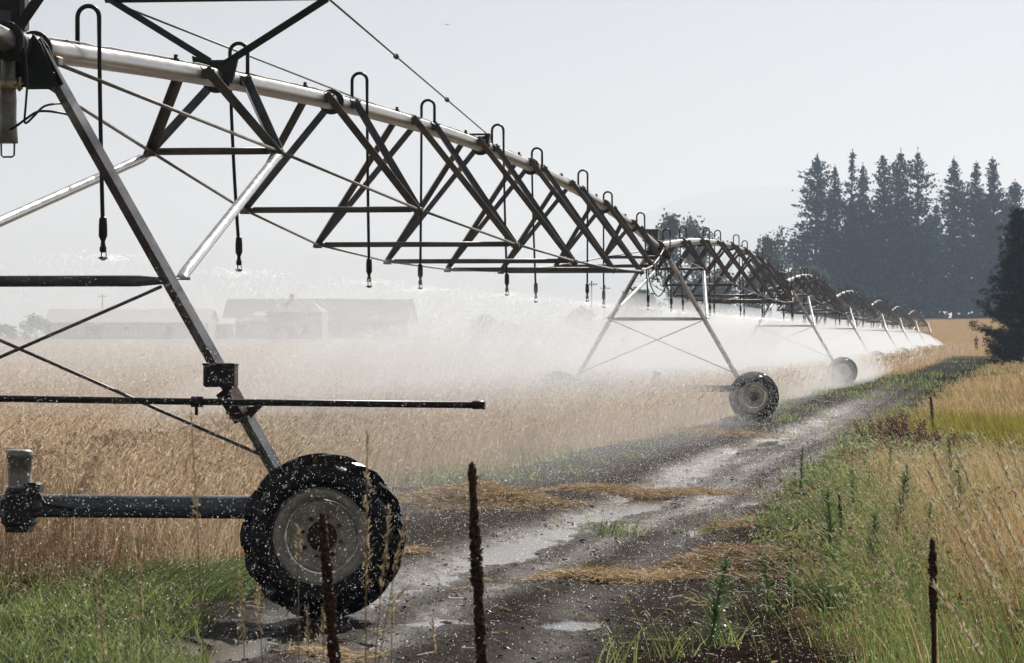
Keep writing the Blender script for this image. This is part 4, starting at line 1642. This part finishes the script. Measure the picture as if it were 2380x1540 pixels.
def make_verge():
    vb = VB()
    for (n, Y0, Y1, u1, wk) in ((74000, 17.2, 48, .21, 1.0), (64000, 48, 130, .19, 2.4), (26000, 130, 330, .19, 6)):
        X, Y = scatter(n, Y0, Y1, .03, u1, 1.15)
        f, m, v = zones(X, Y)
        keep = RNG.random(n) < v * (.30 + 1.1 * sstep(.36, .62, fbm(X * 1.6, Y * .8, 66)))
        X, Y = X[keep], Y[keep]
        e = X - XR(Y)
        n1 = len(X)
        c = fbm(X * .9, Y * .55, 63)
        greenness = sstep(1.55, .75, e - .25 * sstep(26, 32, Y) + (c - .5) * 1.9) * sstep(48, 34, Y)
        isg = RNG.random(n1) < greenness * .9
        g2 = (fbm(X * .35, Y * .12, 64) > .64) & (RNG.random(n1) < .4) & (Y > 30)
        isg |= g2
        edge = sstep(-.1, .7, e)
        H = (.16 + .5 * RNG.random(n1) ** 1.8) * (.35 + .65 * edge) * (.55 + .9 * c)
        H = np.where(isg, H * .8, H)
        H = H * (1 - .38 * sstep(33, 50, Y))
        # low growth where the dock, the far mullein and the lime patch stand clear
        for cx, cy, cr in CLEAR:
            H = H * (1 - .6 * np.exp(-(((X - cx) / cr) ** 2 + ((Y - cy + 1.5) / (cr * 3.5)) ** 2)))
        # thin out the green edge so soil shows
        k2 = RNG.random(n1) < (.25 + .75 * edge)
        for sel, mi, mean in ((isg & k2, 1, .42), (~isg & k2, 0, .45)):
            k = int(sel.sum())
            b = P3(X[sel], Y[sel])
            c2 = fbm(X[sel] * .55, Y[sel] * .22, 67) - .5
            vb.blades(b, H[sel], RNG.normal(2.6, 1.2, k), np.abs(RNG.normal(.12, .2, k)), (.0055 if mi == 0 else .0075) * wk * RNG.uniform(.6, 1.3, k), RNG.uniform(0, .5, k), 3, tint=np.clip(RNG.normal(mean, .22, k) + .3 * (c[sel] - .5) + 1.1 * c2, 0, .97), mi=mi)
        # drooping dry panicles above the stems
        d = (~isg) & (RNG.random(n1) < .16)
        k = int(d.sum())
        b = P3(X[d], Y[d])
        tip = vb.blades(b, H[d] * 1.25, RNG.normal(2.6, .9, k), np.abs(RNG.normal(.15, .15, k)), .0035 * wk, .25, 2, prof=[1, .8, .6], tint=.6)
        vb.blades(tip, RNG.uniform(.08, .16, k), RNG.normal(2.6, .7, k), RNG.uniform(.2, .8, k), .008 * wk, .5, 2, prof=[.4, 1, .1], tint=RNG.uniform(.3, .9, k), sag=.4, mi=2)
    o = vb.build("verge_grass", [DRY, GREEN, SEED])
    tag(o, "tall dry tan grass with green blades along the right verge", "grass", kind='stuff')
    # leafy undergrowth: dark green forbs, some gone rusty
    vb = VB()
    for _ in range(330):
        y = random.uniform(19, 62) ** 1.0
        ee = abs(random.gauss(.5, .9)) - .12 if random.random() < .75 else random.uniform(0, 4)
        x = float(XR(y)) + ee
        if y < 26:
            x += .5
        h, r, k = random.uniform(.10, .42), random.uniform(.08, .24), random.randint(40, 130)
        P = np.stack([RNG.normal(x, r, k), RNG.normal(y, r, k), 0 * np.zeros(k)], -1)
        P[:, 2] = ground_z(P[:, 0], P[:, 1]) + h * RNG.random(k) ** .8
        rusty = random.random() < .06
        vb.cards(P, RNG.uniform(.025, .075, k) * (1 + .008 * y), np.clip(RNG.normal(random.uniform(.15, .55), .16, k), 0, .95), 1 if rusty else 0, asp=.42)
        vb.blades(P3(RNG.normal(x, r * .7, k // 6), RNG.normal(y, r * .7, k // 6)), h * 1.1, RNG.uniform(0, 6.28, k // 6), RNG.uniform(0, .4, k // 6), .006, .1, 2, tint=.2, mi=1 if rusty else 0)
    o = vb.build("undergrowth", [GREEN, RUST])
    tag(o, "low leafy green and rusty weeds between the verge grasses", "undergrowth", kind='stuff')
    # foxtails
    vb = VB()
    n = 1500
    X, Y = scatter(n, 18.5, 34, .05, .16, 1)
    e = X - XR(Y)
    keep = (e > -.35) & (e < 1.8) & (RNG.random(n) < sstep(-.5, .5, e) * sstep(1.8, 1.0, e))
    X, Y = X[keep], Y[keep]
    n = len(X)
    foxtail(vb, P3(X, Y), RNG.uniform(.2, .55, n), RNG.normal(2.8, 1.2, n), RNG.uniform(.05, .5, n), RNG.uniform(.3, .7, n))
    for cx, cy, k in ((X_at(1572, 20.3), 20.3, 9), (X_at(1440, 19.9), 19.9, 6), (X_at(1690, 21), 21.0, 7)):
        X, Y = RNG.normal(cx, .07, k), RNG.normal(cy, .12, k)
        foxtail(vb, P3(X, Y), RNG.uniform(.22, .42, k), RNG.normal(2.6, 1.0, k), RNG.uniform(.1, .45, k), RNG.uniform(.4, .7, k))
        X, Y = RNG.normal(cx, .08, k * 3), RNG.normal(cy, .12, k * 3)
        vb.blades(P3(X, Y), RNG.uniform(.15, .4, k * 3), RNG.uniform(0, 6.28, k * 3), RNG.uniform(.1, .6, k * 3), .009, .4, 3, tint=RNG.uniform(.4, .85, k * 3), sag=.2)
    o = vb.build("foxtail_grass", [GREEN, SEED])
    tag(o, "foxtail grass with pale bristly drooping heads at the verge edge", "grass", kind='stuff')


make_verge()


def lime_patch():
    vb = VB()
    n = 4200
    X = RNG.normal(8.0, .8, n)
    Y = RNG.normal(59, 2.6, n)
    vb.blades(P3(X, Y), RNG.uniform(.35, .7, n), RNG.normal(2.6, 1.2, n), RNG.uniform(0, .4, n), .013, .25, 2, tint=RNG.uniform(0, 1, n))
    o = vb.build("lime_green_grass", LIME)
    tag(o, "bright lime green patch of grass in the dry verge", "grass", kind='stuff')


lime_patch()


# straw left lying on the track
def straw_pile(X0, Y0, rx, ry, h, n, label, dark=.45, along=0.0):
    r = np.sqrt(RNG.random(n))
    a = RNG.uniform(0, 2 * PI, n)
    X = X0 + rx * r * np.cos(a) * (1 + .15 * RNG.normal(size=n))
    Y = Y0 + ry * r * np.sin(a) * (1 + .15 * RNG.normal(size=n))
    stray = RNG.random(n) < (.14 if n > 1500 else 0)
    X = np.where(stray, X0 + (X - X0) * RNG.uniform(1.1, 1.9, n), X)
    Y = np.where(stray, Y0 + (Y - Y0) * RNG.uniform(1.1, 1.9, n), Y)
    hh = h * np.clip(1 - ((X - X0) / rx) ** 2 - ((Y - Y0) / ry) ** 2, 0, 1) * (.55 + .9 * fbm(X * 3, Y * 3, 81))
    base = P3(X, Y)
    base[:, 2] = np.maximum(base[:, 2], -.03) + hh * RNG.random(n) ** .5 + .006
    ln = RNG.uniform(.05, .18, n)
    d = RNG.normal(along, .75, n) + np.where(RNG.random(n) < .5, PI, 0)
    el = RNG.normal(.05, .22, n)
    dx = np.stack([np.cos(d) * np.cos(el), np.sin(d) * np.cos(el), np.sin(el)], -1)
    w = np.stack([-np.sin(d), np.cos(d), RNG.normal(0, .6, n)], -1) * .0026
    mid = base + dx * ln[:, None] * .5 + np.stack([0 * ln, 0 * ln, ln * .08], -1)
    end = base + dx * ln[:, None]
    vb = VB()
    vb.add(np.stack([base - w, base + w, mid + w, mid - w, end + w * .8, end - w * .8], 1), [(0, 1, 2, 3), (3, 2, 4, 5)], np.clip(RNG.normal(dark, .24, n), 0, 1))
    o = vb.build("straw_pile", STRAW)
    tag(o, label, "straw", "straw lying on the dirt track")


straw_pile(X_at(1110, 38.9), 38.9, .85, 1.1, .20, 17000, "low golden mound of wet straw beside the near wheel")
straw_pile(X_at(1490, 42), 42.0, 1.05, .45, .06, 8000, "thin band of golden straw across the middle of the track", .55)
straw_pile(X_at(1745, 28.0), 28.0, .68, .72, .19, 17000, "thick rust-brown heap of straw against the green weeds", .30)
straw_pile(X_at(1445, 27.4), 27.4, .62, .30, .045, 4200, "long pale streak of straw left of the rust-brown heap", .65)
straw_pile(X_at(1738, 34.3), 34.3, .38, .32, .06, 2600, "small patch of straw before the dark bushy weed", .5)
straw_pile(X_at(775, 20.7), 20.7, .30, .30, .03, 420, "loose scatter of pale straw near the mullein stalk in the left foreground", .75)
straw_pile(X_at(1640, 66), 66, 1.4, 1.2, .10, 2200, "straw lying under the second tower's wheel", .45)
straw_pile(X_at(910, 30), 30, .30, .25, .03, 900, "small wisp of straw right of the near wheel's foot", .65)


def litter():
    """straw bits, clods and pebbles strewn over the wet soil"""
    vb = VB()
    n = 2600
    X, Y = scatter(n, 18, 60, -.12, .14, 1.2)
    f, m, v = zones(X, Y)
    k = m > .5
    X, Y = X[k], Y[k]
    n = len(X)
    b = P3(X, Y, .006)
    d = RNG.uniform(0, 6.28, n)
    ln = RNG.uniform(.02, .16, n)
    dx = np.stack([np.cos(d), np.sin(d), RNG.normal(.08, .15, n)], -1) * ln[:, None]
    w = np.stack([-np.sin(d), np.cos(d), RNG.normal(0, .8, n)], -1) * .003
    vb.add(np.stack([b - w, b + w, b + dx + w, b + dx - w], 1), [(0, 1, 2, 3)], RNG.uniform(.2, 1, n))
    tag(vb.build("straw_litter", STRAW), "single straws strewn over the dark wet track", "straw", kind='stuff')
    # pebbles and clods
    vb = VB()
    n = 46000
    X, Y = scatter(n, 18, 85, -.13, .14, 1.3)
    f, m, v = zones(X, Y)
    k = m > .3
    X, Y = X[k], Y[k]
    n = len(X)
    r = np.minimum(.003 + RNG.exponential(.0032, n), .04) * (.8 + .008 * Y)
    c = P3(X, Y) + np.stack([0 * r, 0 * r, r * .3], -1)
    oct_ = np.array([(1, 0, 0), (0, 1, 0), (-1, 0, 0), (0, -1, 0), (.6, .5, .62), (-.55, .55, .66), (-.5, -.6, .6), (.55, -.5, .68), (0, 0, .8)])
    v_ = c[:, None, :] + oct_[None] * r[:, None, None] * RNG.uniform(.6, 1.4, (n, 9, 1)) * np.array([1.2, 1.0, .8])
    vb.add(v_, [(0, 1, 5, 4), (1, 2, 6, 5), (2, 3, 7, 6), (3, 0, 4, 7), (4, 5, 8, 8), (5, 6, 8, 8), (6, 7, 8, 8), (7, 4, 8, 8)][:4] + [(4, 5, 6, 7)], RNG.uniform(0, 1, n))
    o = vb.build("pebbles", mat("wet_clods", (.036, .030, .026), .5, 0, .5, 30, spec=.2, rvar=.25))
    tag(o, "wet glinting clods and pebbles on the dark track", "pebbles", kind='stuff')


litter()


# ---- single plants
def horseweed(h, seed, leafy=1.0, name="horseweed"):
    rg = np.random.default_rng(seed)
    root = empty(name)
    wob_ = rg.uniform(-.05, .05, 2)
    st = [Vector((wob_[0] * t * h * 2, wob_[1] * t * h * 2, h * t)) for t in np.linspace(0, 1, 7)]
    vb = VB()
    # square stem made of two crossed ribbons
    for fz in (0, PI / 2):
        vb.blades(np.zeros((1, 3)), h, math.atan2(wob_[1], wob_[0]), float(np.hypot(*wob_)) * 2, .009, 0, 4, prof=[1, .9, .75, .6, .4], face=fz, tint=.1)
    vb.build("stem", HORSE, root)
    n = int(200 * h / .5)
    t = rg.uniform(.12, 1, n) ** .8
    P = np.stack([wob_[0] * t * h * 2, wob_[1] * t * h * 2, h * t], -1)
    vb = VB()
    vb.blades(P, rg.uniform(.05, .15, n) * leafy * (1.3 - .85 * t), rg.uniform(0, 6.28, n), rg.uniform(.35, 1.2, n), rg.uniform(.006, .011, n), .5, 3, tint=np.clip(rg.normal(.5 + .2 * t, .18, n), 0, 1), sag=.25)
    vb.build("leaves", HORSE, root)
    return root


GW = "upright horseweed plants at the verge"
protos = [horseweed(.62, 301, 1.5), horseweed(.48, 302, 1.0), horseweed(.75, 303, .7), horseweed(.62, 304, 1.9), horseweed(.75, 305, 1.2)]
PH = (.62, .48, .75, .62, .75)
HW = [  # base x px, distance, height, label, prototype
    (1641, 19.7, .62, "bushy bright green horseweed alone on the dark soil at the bottom", 0),
    (1436, 20.3, .22, "small green seedling weed on bare soil at the bottom centre", 1),
    (1858, 35.0, .78, "slim tall horseweed rising above the track edge beside the feathery weeds", 2),
    (1935, 26.0, .70, None, 0), (1990, 33.0, .62, None, 1), (2075, 28.0, .75, None, 2), (2110, 34.0, .60, None, 0), (1915, 30.0, .55, None, 1),
    (2020, 24.5, .62, None, 2), (2150, 27.0, .55, None, 1), (1790, 22.2, .50, None, 2), (1830, 24.2, .35, None, 0), (2060, 38.0, .7, None, 2), (2240, 33.0, .62, None, 1), (2215, 40.0, .7, None, 0),
]
used = set()
for q, (px, Y, h, lab, k) in enumerate(HW):
    k = q % 5
    src = protos[k]
    o = src if k not in used else copy_tree(src)
    used.add(k)
    X = X_at(px, Y)
    o.location = (X, Y, float(ground_z(X, Y)))
    s = h / PH[k]
    o.scale = (s, s, s)
    o.rotation_euler = (random.uniform(-.14, .14), random.uniform(-.14, .14), random.uniform(0, 6.28))
    tag(o, lab or "upright green horseweed standing among the foxtail grass of the verge", "weed", GW)


def feathery(h, w, seed, label, px, Y):
    rg = np.random.default_rng(seed)
    root = empty("feathery_bush")
    n = 46
    vb = VB()
    base = np.stack([rg.normal(0, .03, n), rg.normal(0, .03, n), np.zeros(n)], -1)
    az, ln, H = rg.uniform(0, 6.28, n), rg.uniform(.1, .9, n), rg.uniform(.6, 1.05, n) * h
    vb.blades(base, H, az, ln, .005, .15, 4, prof=[1, .8, .6, .5, .3], tint=.2)
    vb.build("stem", HORSE, root)
    m = 5200
    i = rg.integers(0, n, m)
    t = rg.uniform(.25, 1, m)
    off = ln[i] * t + .15 * t * t
    P = np.stack([base[i, 0] + np.cos(az[i]) * off * H[i], base[i, 1] + np.sin(az[i]) * off * H[i], t * H[i] * (1 - .35 * np.clip(off, 0, 1.6) ** 2 / 1.6)], -1)
    P += rg.normal(0, .018, (m, 3))
    vb = VB()
    vb.blades(P, rg.uniform(.025, .06, m), rg.uniform(0, 6.28, m), rg.uniform(.3, 1.2, m), .003, .3, 2, tint=np.clip(rg.normal(.3, .15, m), 0, 1))
    vb.build("leaves", HORSE, root)
    X = X_at(px, Y)
    root.location = (X, Y, float(ground_z(X, Y)))
    tag(root, label, "weed", "feathery blue-green weeds")


feathery(.42, .5, 401, "feathery blue-green bush at the track edge behind the small straw patch", 1872, 30.2)
feathery(.36, .45, 402, "feathery dark green bush beside the rust-brown straw heap", 1985, 26.2)
feathery(.30, .4, 403, "low feathery green bush nearest the camera, under the straw heap", 1925, 22.4)


def dock(px, Y, w, h, seed, label):
    rg = np.random.default_rng(seed)
    root = empty("dock_plant")
    n = 26
    vb = VB()
    base = np.stack([rg.normal(0, w * .28, n), rg.normal(0, w * .28, n), np.zeros(n)], -1)
    az, ln, H = rg.uniform(0, 6.28, n), rg.uniform(.05, .45, n), rg.uniform(.55, 1.05, n) * h
    vb.blades(base, H, az, ln, .010, .1, 3, tint=.3)
    vb.build("stem", RUST, root)
    m = 6500
    i = rg.integers(0, n, m)
    t = rg.uniform(.3, 1, m)
    off = ln[i] * t + .1 * t * t
    P = np.stack([base[i, 0] + np.cos(az[i]) * off * H[i], base[i, 1] + np.sin(az[i]) * off * H[i], t * H[i]], -1) + rg.normal(0, .03, (m, 3))
    vb = VB()
    vb.cards(P, rg.uniform(.02, .05, m), np.clip(rg.normal(.42, .25, m), 0, 1))
    vb.build("seed_spikes", RUST, root)
    X = X_at(px, Y)
    root.location = (X, Y, float(ground_z(X, Y)))
    tag(root, label, "weed", "rust-red dock plants")


dock(2074, 54.5, .8, .62, 411, "rust-red dock plant at the track edge, the larger and redder one")
dock(2126, 52, .75, .5, 412, "browner dock plant right of the rust-red one")


def mullein(px, top, Y, width, spike, lean, label, seed, bottom=None):
    """dead mullein: bare stem carrying a long dark knobbly seed spike"""
    rg = np.random.default_rng(seed)
    X = X_at(px, Y)
    z0 = float(ground_z(X, Y))
    H = Z_at(top, Y) - z0
    root = empty("mullein_stalk", (X - lean * H, Y, z0))
    line = [Vector((lean * H * t + .02 * math.sin(t * 4), .01 * math.sin(t * 7), H * t)) for t in np.linspace(0, 1, 12)]
    MB().tube(line, [width * .30] * 12, 8).build("stem", M['mull'], root)
    n = int(spike / .0007)
    t = 1 - rg.random(n) * spike / H
    k = (1 - t) * H / spike                      # 0 top .. 1 bottom
    c = np.stack([lean * H * t + .02 * np.sin(t * 4), .01 * np.sin(t * 7), H * t], -1)
    a = rg.uniform(0, 6.28, n)
    r = width * .5 * (.50 + .50 * np.minimum(1, k * 3)) * (.86 + .22 * np.sin(k * 23 + seed) * np.sin(k * 9.1)) * (1 - .35 * np.clip(k - .7, 0, 1) / .3) * rg.uniform(.55, 1.05, n)
    P = c + np.stack([np.cos(a) * r, np.sin(a) * r, rg.normal(0, .003, n)], -1)
    m = rg.uniform(.0035, .0065, n) * (width / .035)
    cube = np.array([(x, y, z) for z in (-1, 1) for x, y in ((-.75, -.75), (.75, -.75), (.75, .75), (-.75, .75))])
    vb = VB()
    v = P[:, None, :] + cube[None] * m[:, None, None] * rg.uniform(.6, 1.25, (n, 8, 1))
    vb.add(v, [(0, 3, 2, 1), (4, 5, 6, 7), (0, 1, 5, 4), (1, 2, 6, 5), (2, 3, 7, 6), (3, 0, 4, 7)], np.clip(rg.normal(.4, .28, n), 0, 1))
    k = 26            # withered capsule husks and stubs sticking out
    tq = rg.random(k)
    q = np.stack([lean * H * (1 - tq * spike / H), 0 * tq, H - tq * spike], -1)
    vb.blades(q, rg.uniform(.02, .04, k), rg.uniform(0, 6.28, k), rg.uniform(.6, 1.4, k), .006, .2, 2, tint=.8)
    vb.build("seed_spike", MULL, root)
    tag(root, label, "mullein", "dead mullein stalks")


M['mull'] = mat("mullein_stem", (0.06, 0.038, 0.024), .8, 0, .3, 30)
mullein(1109, 1078, 9.8, .034, .72, -.004, "tall straight dark mullein stalk standing alone in the middle foreground", 1)
mullein(762, 1196, 9.6, .034, .60, -.035, "leaning dark mullein stalk in front of the big near wheel", 2)
mullein(2178, 1256, 11.5, .030, .28, .05, "dark mullein stalk with a thin bare stem among the verge weeds at right", 3)
mullein(2165, 922, 58.0, .055, .5, .0, "distant mullein stalk by the track, right of the rust-red dock", 4)
mullein(1955, 1150, 27.5, .03, .30, .06, "short dark weed stalk leaning among the green verge weeds", 5)


# tall near grass stalks
def stalk(px, top, Y, lean, head, label, seed, wide=1.0, pale=.5, group="dry grass stalks in the foreground", branch=False):
    rg = np.random.default_rng(seed)
    X = X_at(px, Y)
    z0 = float(ground_z(X, Y))
    H = Z_at(top, Y) - z0
    root = empty("grass_stalk", (X - lean * H, Y, z0))
    line = smooth([(lean * H * t ** 1.8 * 1.0, .03 * math.sin(3 * t), H * t) for t in np.linspace(0, 1, 7)], 3)
    MB().tube(line, [.0026 - .0016 * i / len(line) for i in range(len(line))], 6).build("stem", M['stalk'], root)
    n = int(head * 260 * wide) + 8
    t = 1 - rg.random(n) * head / H
    c = np.stack([lean * H * t ** 1.8, .03 * np.sin(3 * t), H * t], -1)
    k = (1 - t) * H / head
    c[:, :2] += rg.normal(0, .004 * wide, (n, 2)) * (.4 + k)[:, None]
    vb = VB()
    vb.blades(c, rg.uniform(.012, .024, n) * wide, rg.normal(0 if lean > 0 else PI, 1.4, n), rg.uniform(.1, .8, n), rg.uniform(.003, .005, n) * wide, .2, 2, prof=[.4, 1, .1], tint=np.clip(rg.normal(pale, .2, n), 0, 1))
    vb.build("seed_head", SEED, root)
    if branch:
        vb = VB()
        m = 40
        vb.blades(np.repeat(c[:1] * 0 + np.array([[lean * H * .72, 0, H * .8]]), m, 0) + np.stack([np.linspace(0, .07, m), 0 * np.arange(m), np.linspace(0, .08, m)], -1), .02, rg.normal(.5, 1, m), .5, .005, .2, 2, tint=pale)
        vb.build("seed_head", SEED, root)
    tag(root, label, "grass stalk", group)


M['stalk'] = mat("dry_stalk", (0.36, 0.26, 0.14), .7, 0, .2, 30)
for (px, top, Y, lean, head, lab, br) in [
    (444, 968, 8.2, -.03, .30, "tallest thin grass stalk left of the near wheel, its head crossing the boom", False),
    (853, 1000, 8.6, .005, .42, "tall thin grass stalk rising in front of the near wheel's right half", False),
    (905, 1180, 9.2, .06, .22, "forked grass stalk crossing the right side of the near tyre", True),
    (945, 1195, 9.4, .12, .16, "slanting grass head bent right across the near tyre's edge", False),
    (560, 1330, 9.0, -.02, .18, "short brown grass stalk left of the near wheel's foot", False),
    (600, 1370, 9.5, -.03, .14, "brown grass stalk just left of the near wheel's foot, bending left", False),
    (693, 1225, 9.1, .0, .10, "thin grass stalk over the left rim of the near wheel", False),
    (716, 1405, 9.5, .0, .12, "short grass stalk below the near rim, left of the leaning mullein", False),
    (752, 1415, 9.7, .0, .10, "short grass stalk beside the leaning mullein's stem", False),
    (320, 1250, 7.8, -.02, .2, "blurred thin grass stalk above the green grass at lower left", False),
    (228, 1330, 7.4, -.03, .2, "blurred grass stalk over the green grass nearest the left edge", False),
    (912, 1380, 9.9, .01, .12, "pale short grass stalk right of the near tyre's foot", False),
    (1008, 1445, 10.4, .0, .10, "lone short grass stalk between the near tyre and the tall mullein", False),
]:
    stalk(px, top, Y, lean, head, lab, 500 + px, branch=br, pale=.3)
for (px, top, Y, lean, head, lab) in [
    (2163, 1040, 12.5, -.30, .34, "pale plumed grass leaning left, leftmost of the verge plumes"),
    (2226, 1062, 12.2, -.28, .36, "pale plumed grass leaning left, between two other plumes"),
    (2318, 1050, 12.0, -.25, .36, "tallest pale plumed grass near the right edge"),
    (2300, 1135, 11.5, -.28, .30, "pale plumed grass below the tallest plume near the right edge"),
    (2240, 1238, 11.0, -.35, .24, "bright pale plume arching left above the right mullein stalk"),
    (2172, 1362, 10.6, -.40, .22, "pale plume crossing the right mullein's stem"),
    (2152, 1085, 13.0, -.30, .26, "thin faint plumed grass at the left of the verge plumes"),
    (2345, 1030, 12.8, -.22, .2, "small plumed grass behind the tallest plume at the right edge"),
]:
    stalk(px, top, Y, lean, head, lab, 700 + px, wide=1.5, pale=.85, group="pale plumed grasses of the verge")


# ---------------------------------------------------------------- falling water
def make_droplets():
    N = 210000
    Y = (4.5 ** 2.3 + (46 ** 2.3 - 4.5 ** 2.3) * RNG.random(N)) ** (1 / 2.3)
    X = RNG.uniform(-.19, .19, N) * Y
    rel = X - (-6.58 + .128 * Y)
    Z = np.maximum(2.55 - .034 * rel ** 2, .5) * RNG.random(N) ** .9
    keep = RNG.random(N) < sstep(8.6, 4.2, rel) * .95 + .05
    P1 = np.stack([X, Y, Z], -1)[keep & (Z > ground_z(X, Y))]
    r1 = np.minimum(.0006 + RNG.exponential(.00042, len(P1)), .0017) * (.72 + .014 * P1[:, 1])
    # dense fallout farther along the machine
    N = 16000
    s = RNG.uniform(20, 170, N)
    Yc = 24 + s * .992
    Xc = np.interp(Yc, [t[1] for t in TOW], [t[0] for t in TOW])
    X = Xc + RNG.normal(0, 2.6, N)
    Z = 2.9 * RNG.random(N) ** .9
    P2 = np.stack([X, Yc, Z], -1)
    r2 = RNG.uniform(.001, .0022, N) * (.7 + .012 * Yc)
    # jets thrown off the deflector plates
    P3_, r3 = [], []
    for i in (1, 2):
        rz = place_dir(i)
        c, sn = math.cos(rz), math.sin(rz)
        for k in range(9):
            sl = 1.9 + BAY * k
            sd = 1 if k % 2 == 0 else -1
            lx = sd * .15 + .05 * math.sin(k * 1.7) + .03
            ox = TOW[i][0] + lx * c - sl * sn
            oy = TOW[i][1] + lx * sn + sl * c
            n = 1500
            a = RNG.integers(0, 16, n) * (2 * PI / 16) + RNG.normal(0, .05, n)
            v = RNG.uniform(5.0, 7.5, n)
            t = RNG.random(n) ** 1.4 * .62
            el = RNG.normal(.05, .05, n)
            P3_.append(np.stack([ox + np.cos(a) * v * t, oy + np.sin(a) * v * t, 2.57 + v * np.sin(el) * t - 4.9 * t * t + RNG.normal(0, .015, n)], -1))
            r3.append(RNG.uniform(.0012, .0026, n) * (.7 + .01 * oy))
    P = np.concatenate([P1, P2] + P3_)
    r = np.concatenate([r1, r2] + r3)
    ok = P[:, 2] > .02
    P, r = P[ok], r[ok]
    n = len(P)
    oct_ = np.array([(1, 0, 0), (0, 1, 0), (-1, 0, 0), (0, -1, 0), (.18, 0, 1.5), (-.18, 0, -1.5)])
    vb = VB()
    vb.add(P[:, None, :] + oct_[None] * r[:, None, None], [(4, 0, 5, 1), (4, 1, 5, 2), (4, 2, 5, 3), (4, 3, 5, 0)], np.full(n, .5))
    m = bpy.data.materials.new("water_drop")
    m.use_nodes = True
    t = m.node_tree
    t.nodes.clear()
    out = t.nodes.new("ShaderNodeOutputMaterial")
    # clear water: most light passes straight on, sunlight is thrown forward
    tp = t.nodes.new("ShaderNodeBsdfTransparent")
    tp.inputs[0].default_value = (.62, .62, .62, 1)
    tr = t.nodes.new("ShaderNodeBsdfTranslucent")
    tr.inputs[0].default_value = (.97, .98, 1, 1)
    ad = t.nodes.new("ShaderNodeAddShader")
    t.links.new(tp.outputs[0], ad.inputs[0])
    t.links.new(tr.outputs[0], ad.inputs[1])
    t.links.new(ad.outputs[0], out.inputs[0])
    o = vb.build("water_droplets", m)
    tag(o, "white sunlit water droplets falling from the sprinklers", "droplets", kind='stuff')


make_droplets()


def vol_mat(name, col, dens, aniso, pure=False):
    m = bpy.data.materials.new(name)
    m.use_nodes = True
    t = m.node_tree
    t.nodes.clear()
    out = t.nodes.new("ShaderNodeOutputMaterial")
    v = t.nodes.new("ShaderNodeVolumePrincipled")
    v.inputs["Color"].default_value = (*col, 1)
    v.inputs["Density"].default_value = dens
    v.inputs["Anisotropy"].default_value = aniso
    if pure:          # air scatters and does not absorb: blue at short range, white at the horizon
        v.inputs["Absorption Color"].default_value = (.42, .40, .37, 1)
    t.links.new(v.outputs[0], out.inputs["Volume"])
    return m


def make_mist():
    """the drifting spray: a long low bank of mist under and beside the machine, thin at its edges"""
    mb = MB()
    rings = []
    path = [(-4.0, 26.5), (-3.1, 28.5)] + [(-6.58 + .128 * y, y) for y in (33, 45, 60)] + [TOW[2]] + [TOW[3], TOW[4], TOW[5], TOW[6], TOW[7], (46, 380), (50, 400)]
    for i, (x, y) in enumerate(path):
        k = (.08, .5, .85, 1, 1, 1, 1, 1, 1, 1, 1, .6, .1)[i]
        prof = [(3.2, 1.15), (2.6, 1.7), (1.2, 2.45), (-.4, 2.95), (-2.5, 3.25), (-6, 3.3), (-11, 3.0), (-16, 2.2), (-18, 1.75), (-14, 1.5), (-8, 1.25), (-2, 1.1)]
        dx = .13
        rings.append([Vector((x + px * k * .992, y - px * k * dx, 1.5 + (pz - 1.5) * k)) for px, pz in prof])
    mb.ring_loft(rings, smooth=False)
    o = mb.build("spray_mist", vol_mat("spray_mist", (.755, .81, .875), .0155, .5))
    tag(o, "white drifting mist of fine spray hanging under the sprinklers", "mist", kind='stuff')


make_mist()


def make_mist_core():
    """the thickest spray, right along the line of sprinklers"""
    mb = MB()
    rings = []
    path = [(-6.58 + .128 * y, y) for y in (29, 34, 44, 60)] + [TOW[i] for i in range(2, 8)] + [(45.5, 378), (48.7, 399)]
    for i, (x, y) in enumerate(path):
        k = (.06, .5, .8, 1, 1, 1, 1, 1, 1, 1, .8, .1)[i]
        prof = [(2.6, -.1), (2.2, .7), (1.0, 1.7), (-.2, 2.25), (-1.6, 2.45), (-3.2, 2.2), (-4.8, 1.6), (-5.8, .8), (-6.4, -.1)]
        rings.append([Vector((x + px * k * .992, y - px * k * .13, pz * k if pz > 0 else -.1)) for px, pz in prof])
    mb.ring_loft(rings, smooth=False)
    o = mb.build("spray_mist", vol_mat("dense_spray", (.83, .875, .93), .027, .45))
    tag(o, "thick white spray along the line of sprinklers and far towers", "mist", kind='stuff')


make_mist_core()


def make_far_mist():
    """spray piling up round the distant towers and past the end of the machine"""
    mb = MB()
    rings = []
    path = [(4.2, 82), (7.2, 104)] + [TOW[i] for i in range(3, 9)] + [(51.5, 420), (53.5, 436)]
    for i, (x, y) in enumerate(path):
        k = (.05, .6, 1, 1, 1, 1, 1, 1, .7, .1)[i]
        prof = [(3.4, .15), (2.8, 1.0), (1.2, 2.0), (-.4, 2.55), (-3, 2.8), (-6, 2.5), (-9, 1.5), (-11, .3), (-5, -.08), (0, -.08)]
        rings.append([Vector((x + px * k * .992, y - px * k * .13, pz * k if pz > 0 else -.08)) for px, pz in prof])
    mb.ring_loft(rings, smooth=False)
    o = mb.build("spray_mist", vol_mat("far_spray", (.87, .915, .97), .058, .45))
    tag(o, "bright white spray veiling the distant towers to the right", "mist", kind='stuff')


make_far_mist()

hz = MB().box((0, 7600, 300 - 5), (40000, 15800, 610))
hz = hz.build("haze", vol_mat("haze", (.505, .652, .868), .00027, .4, True))
tag(hz, "thin pale summer haze over the whole view", "haze", kind='stuff')
print("objects", len(bpy.data.objects))
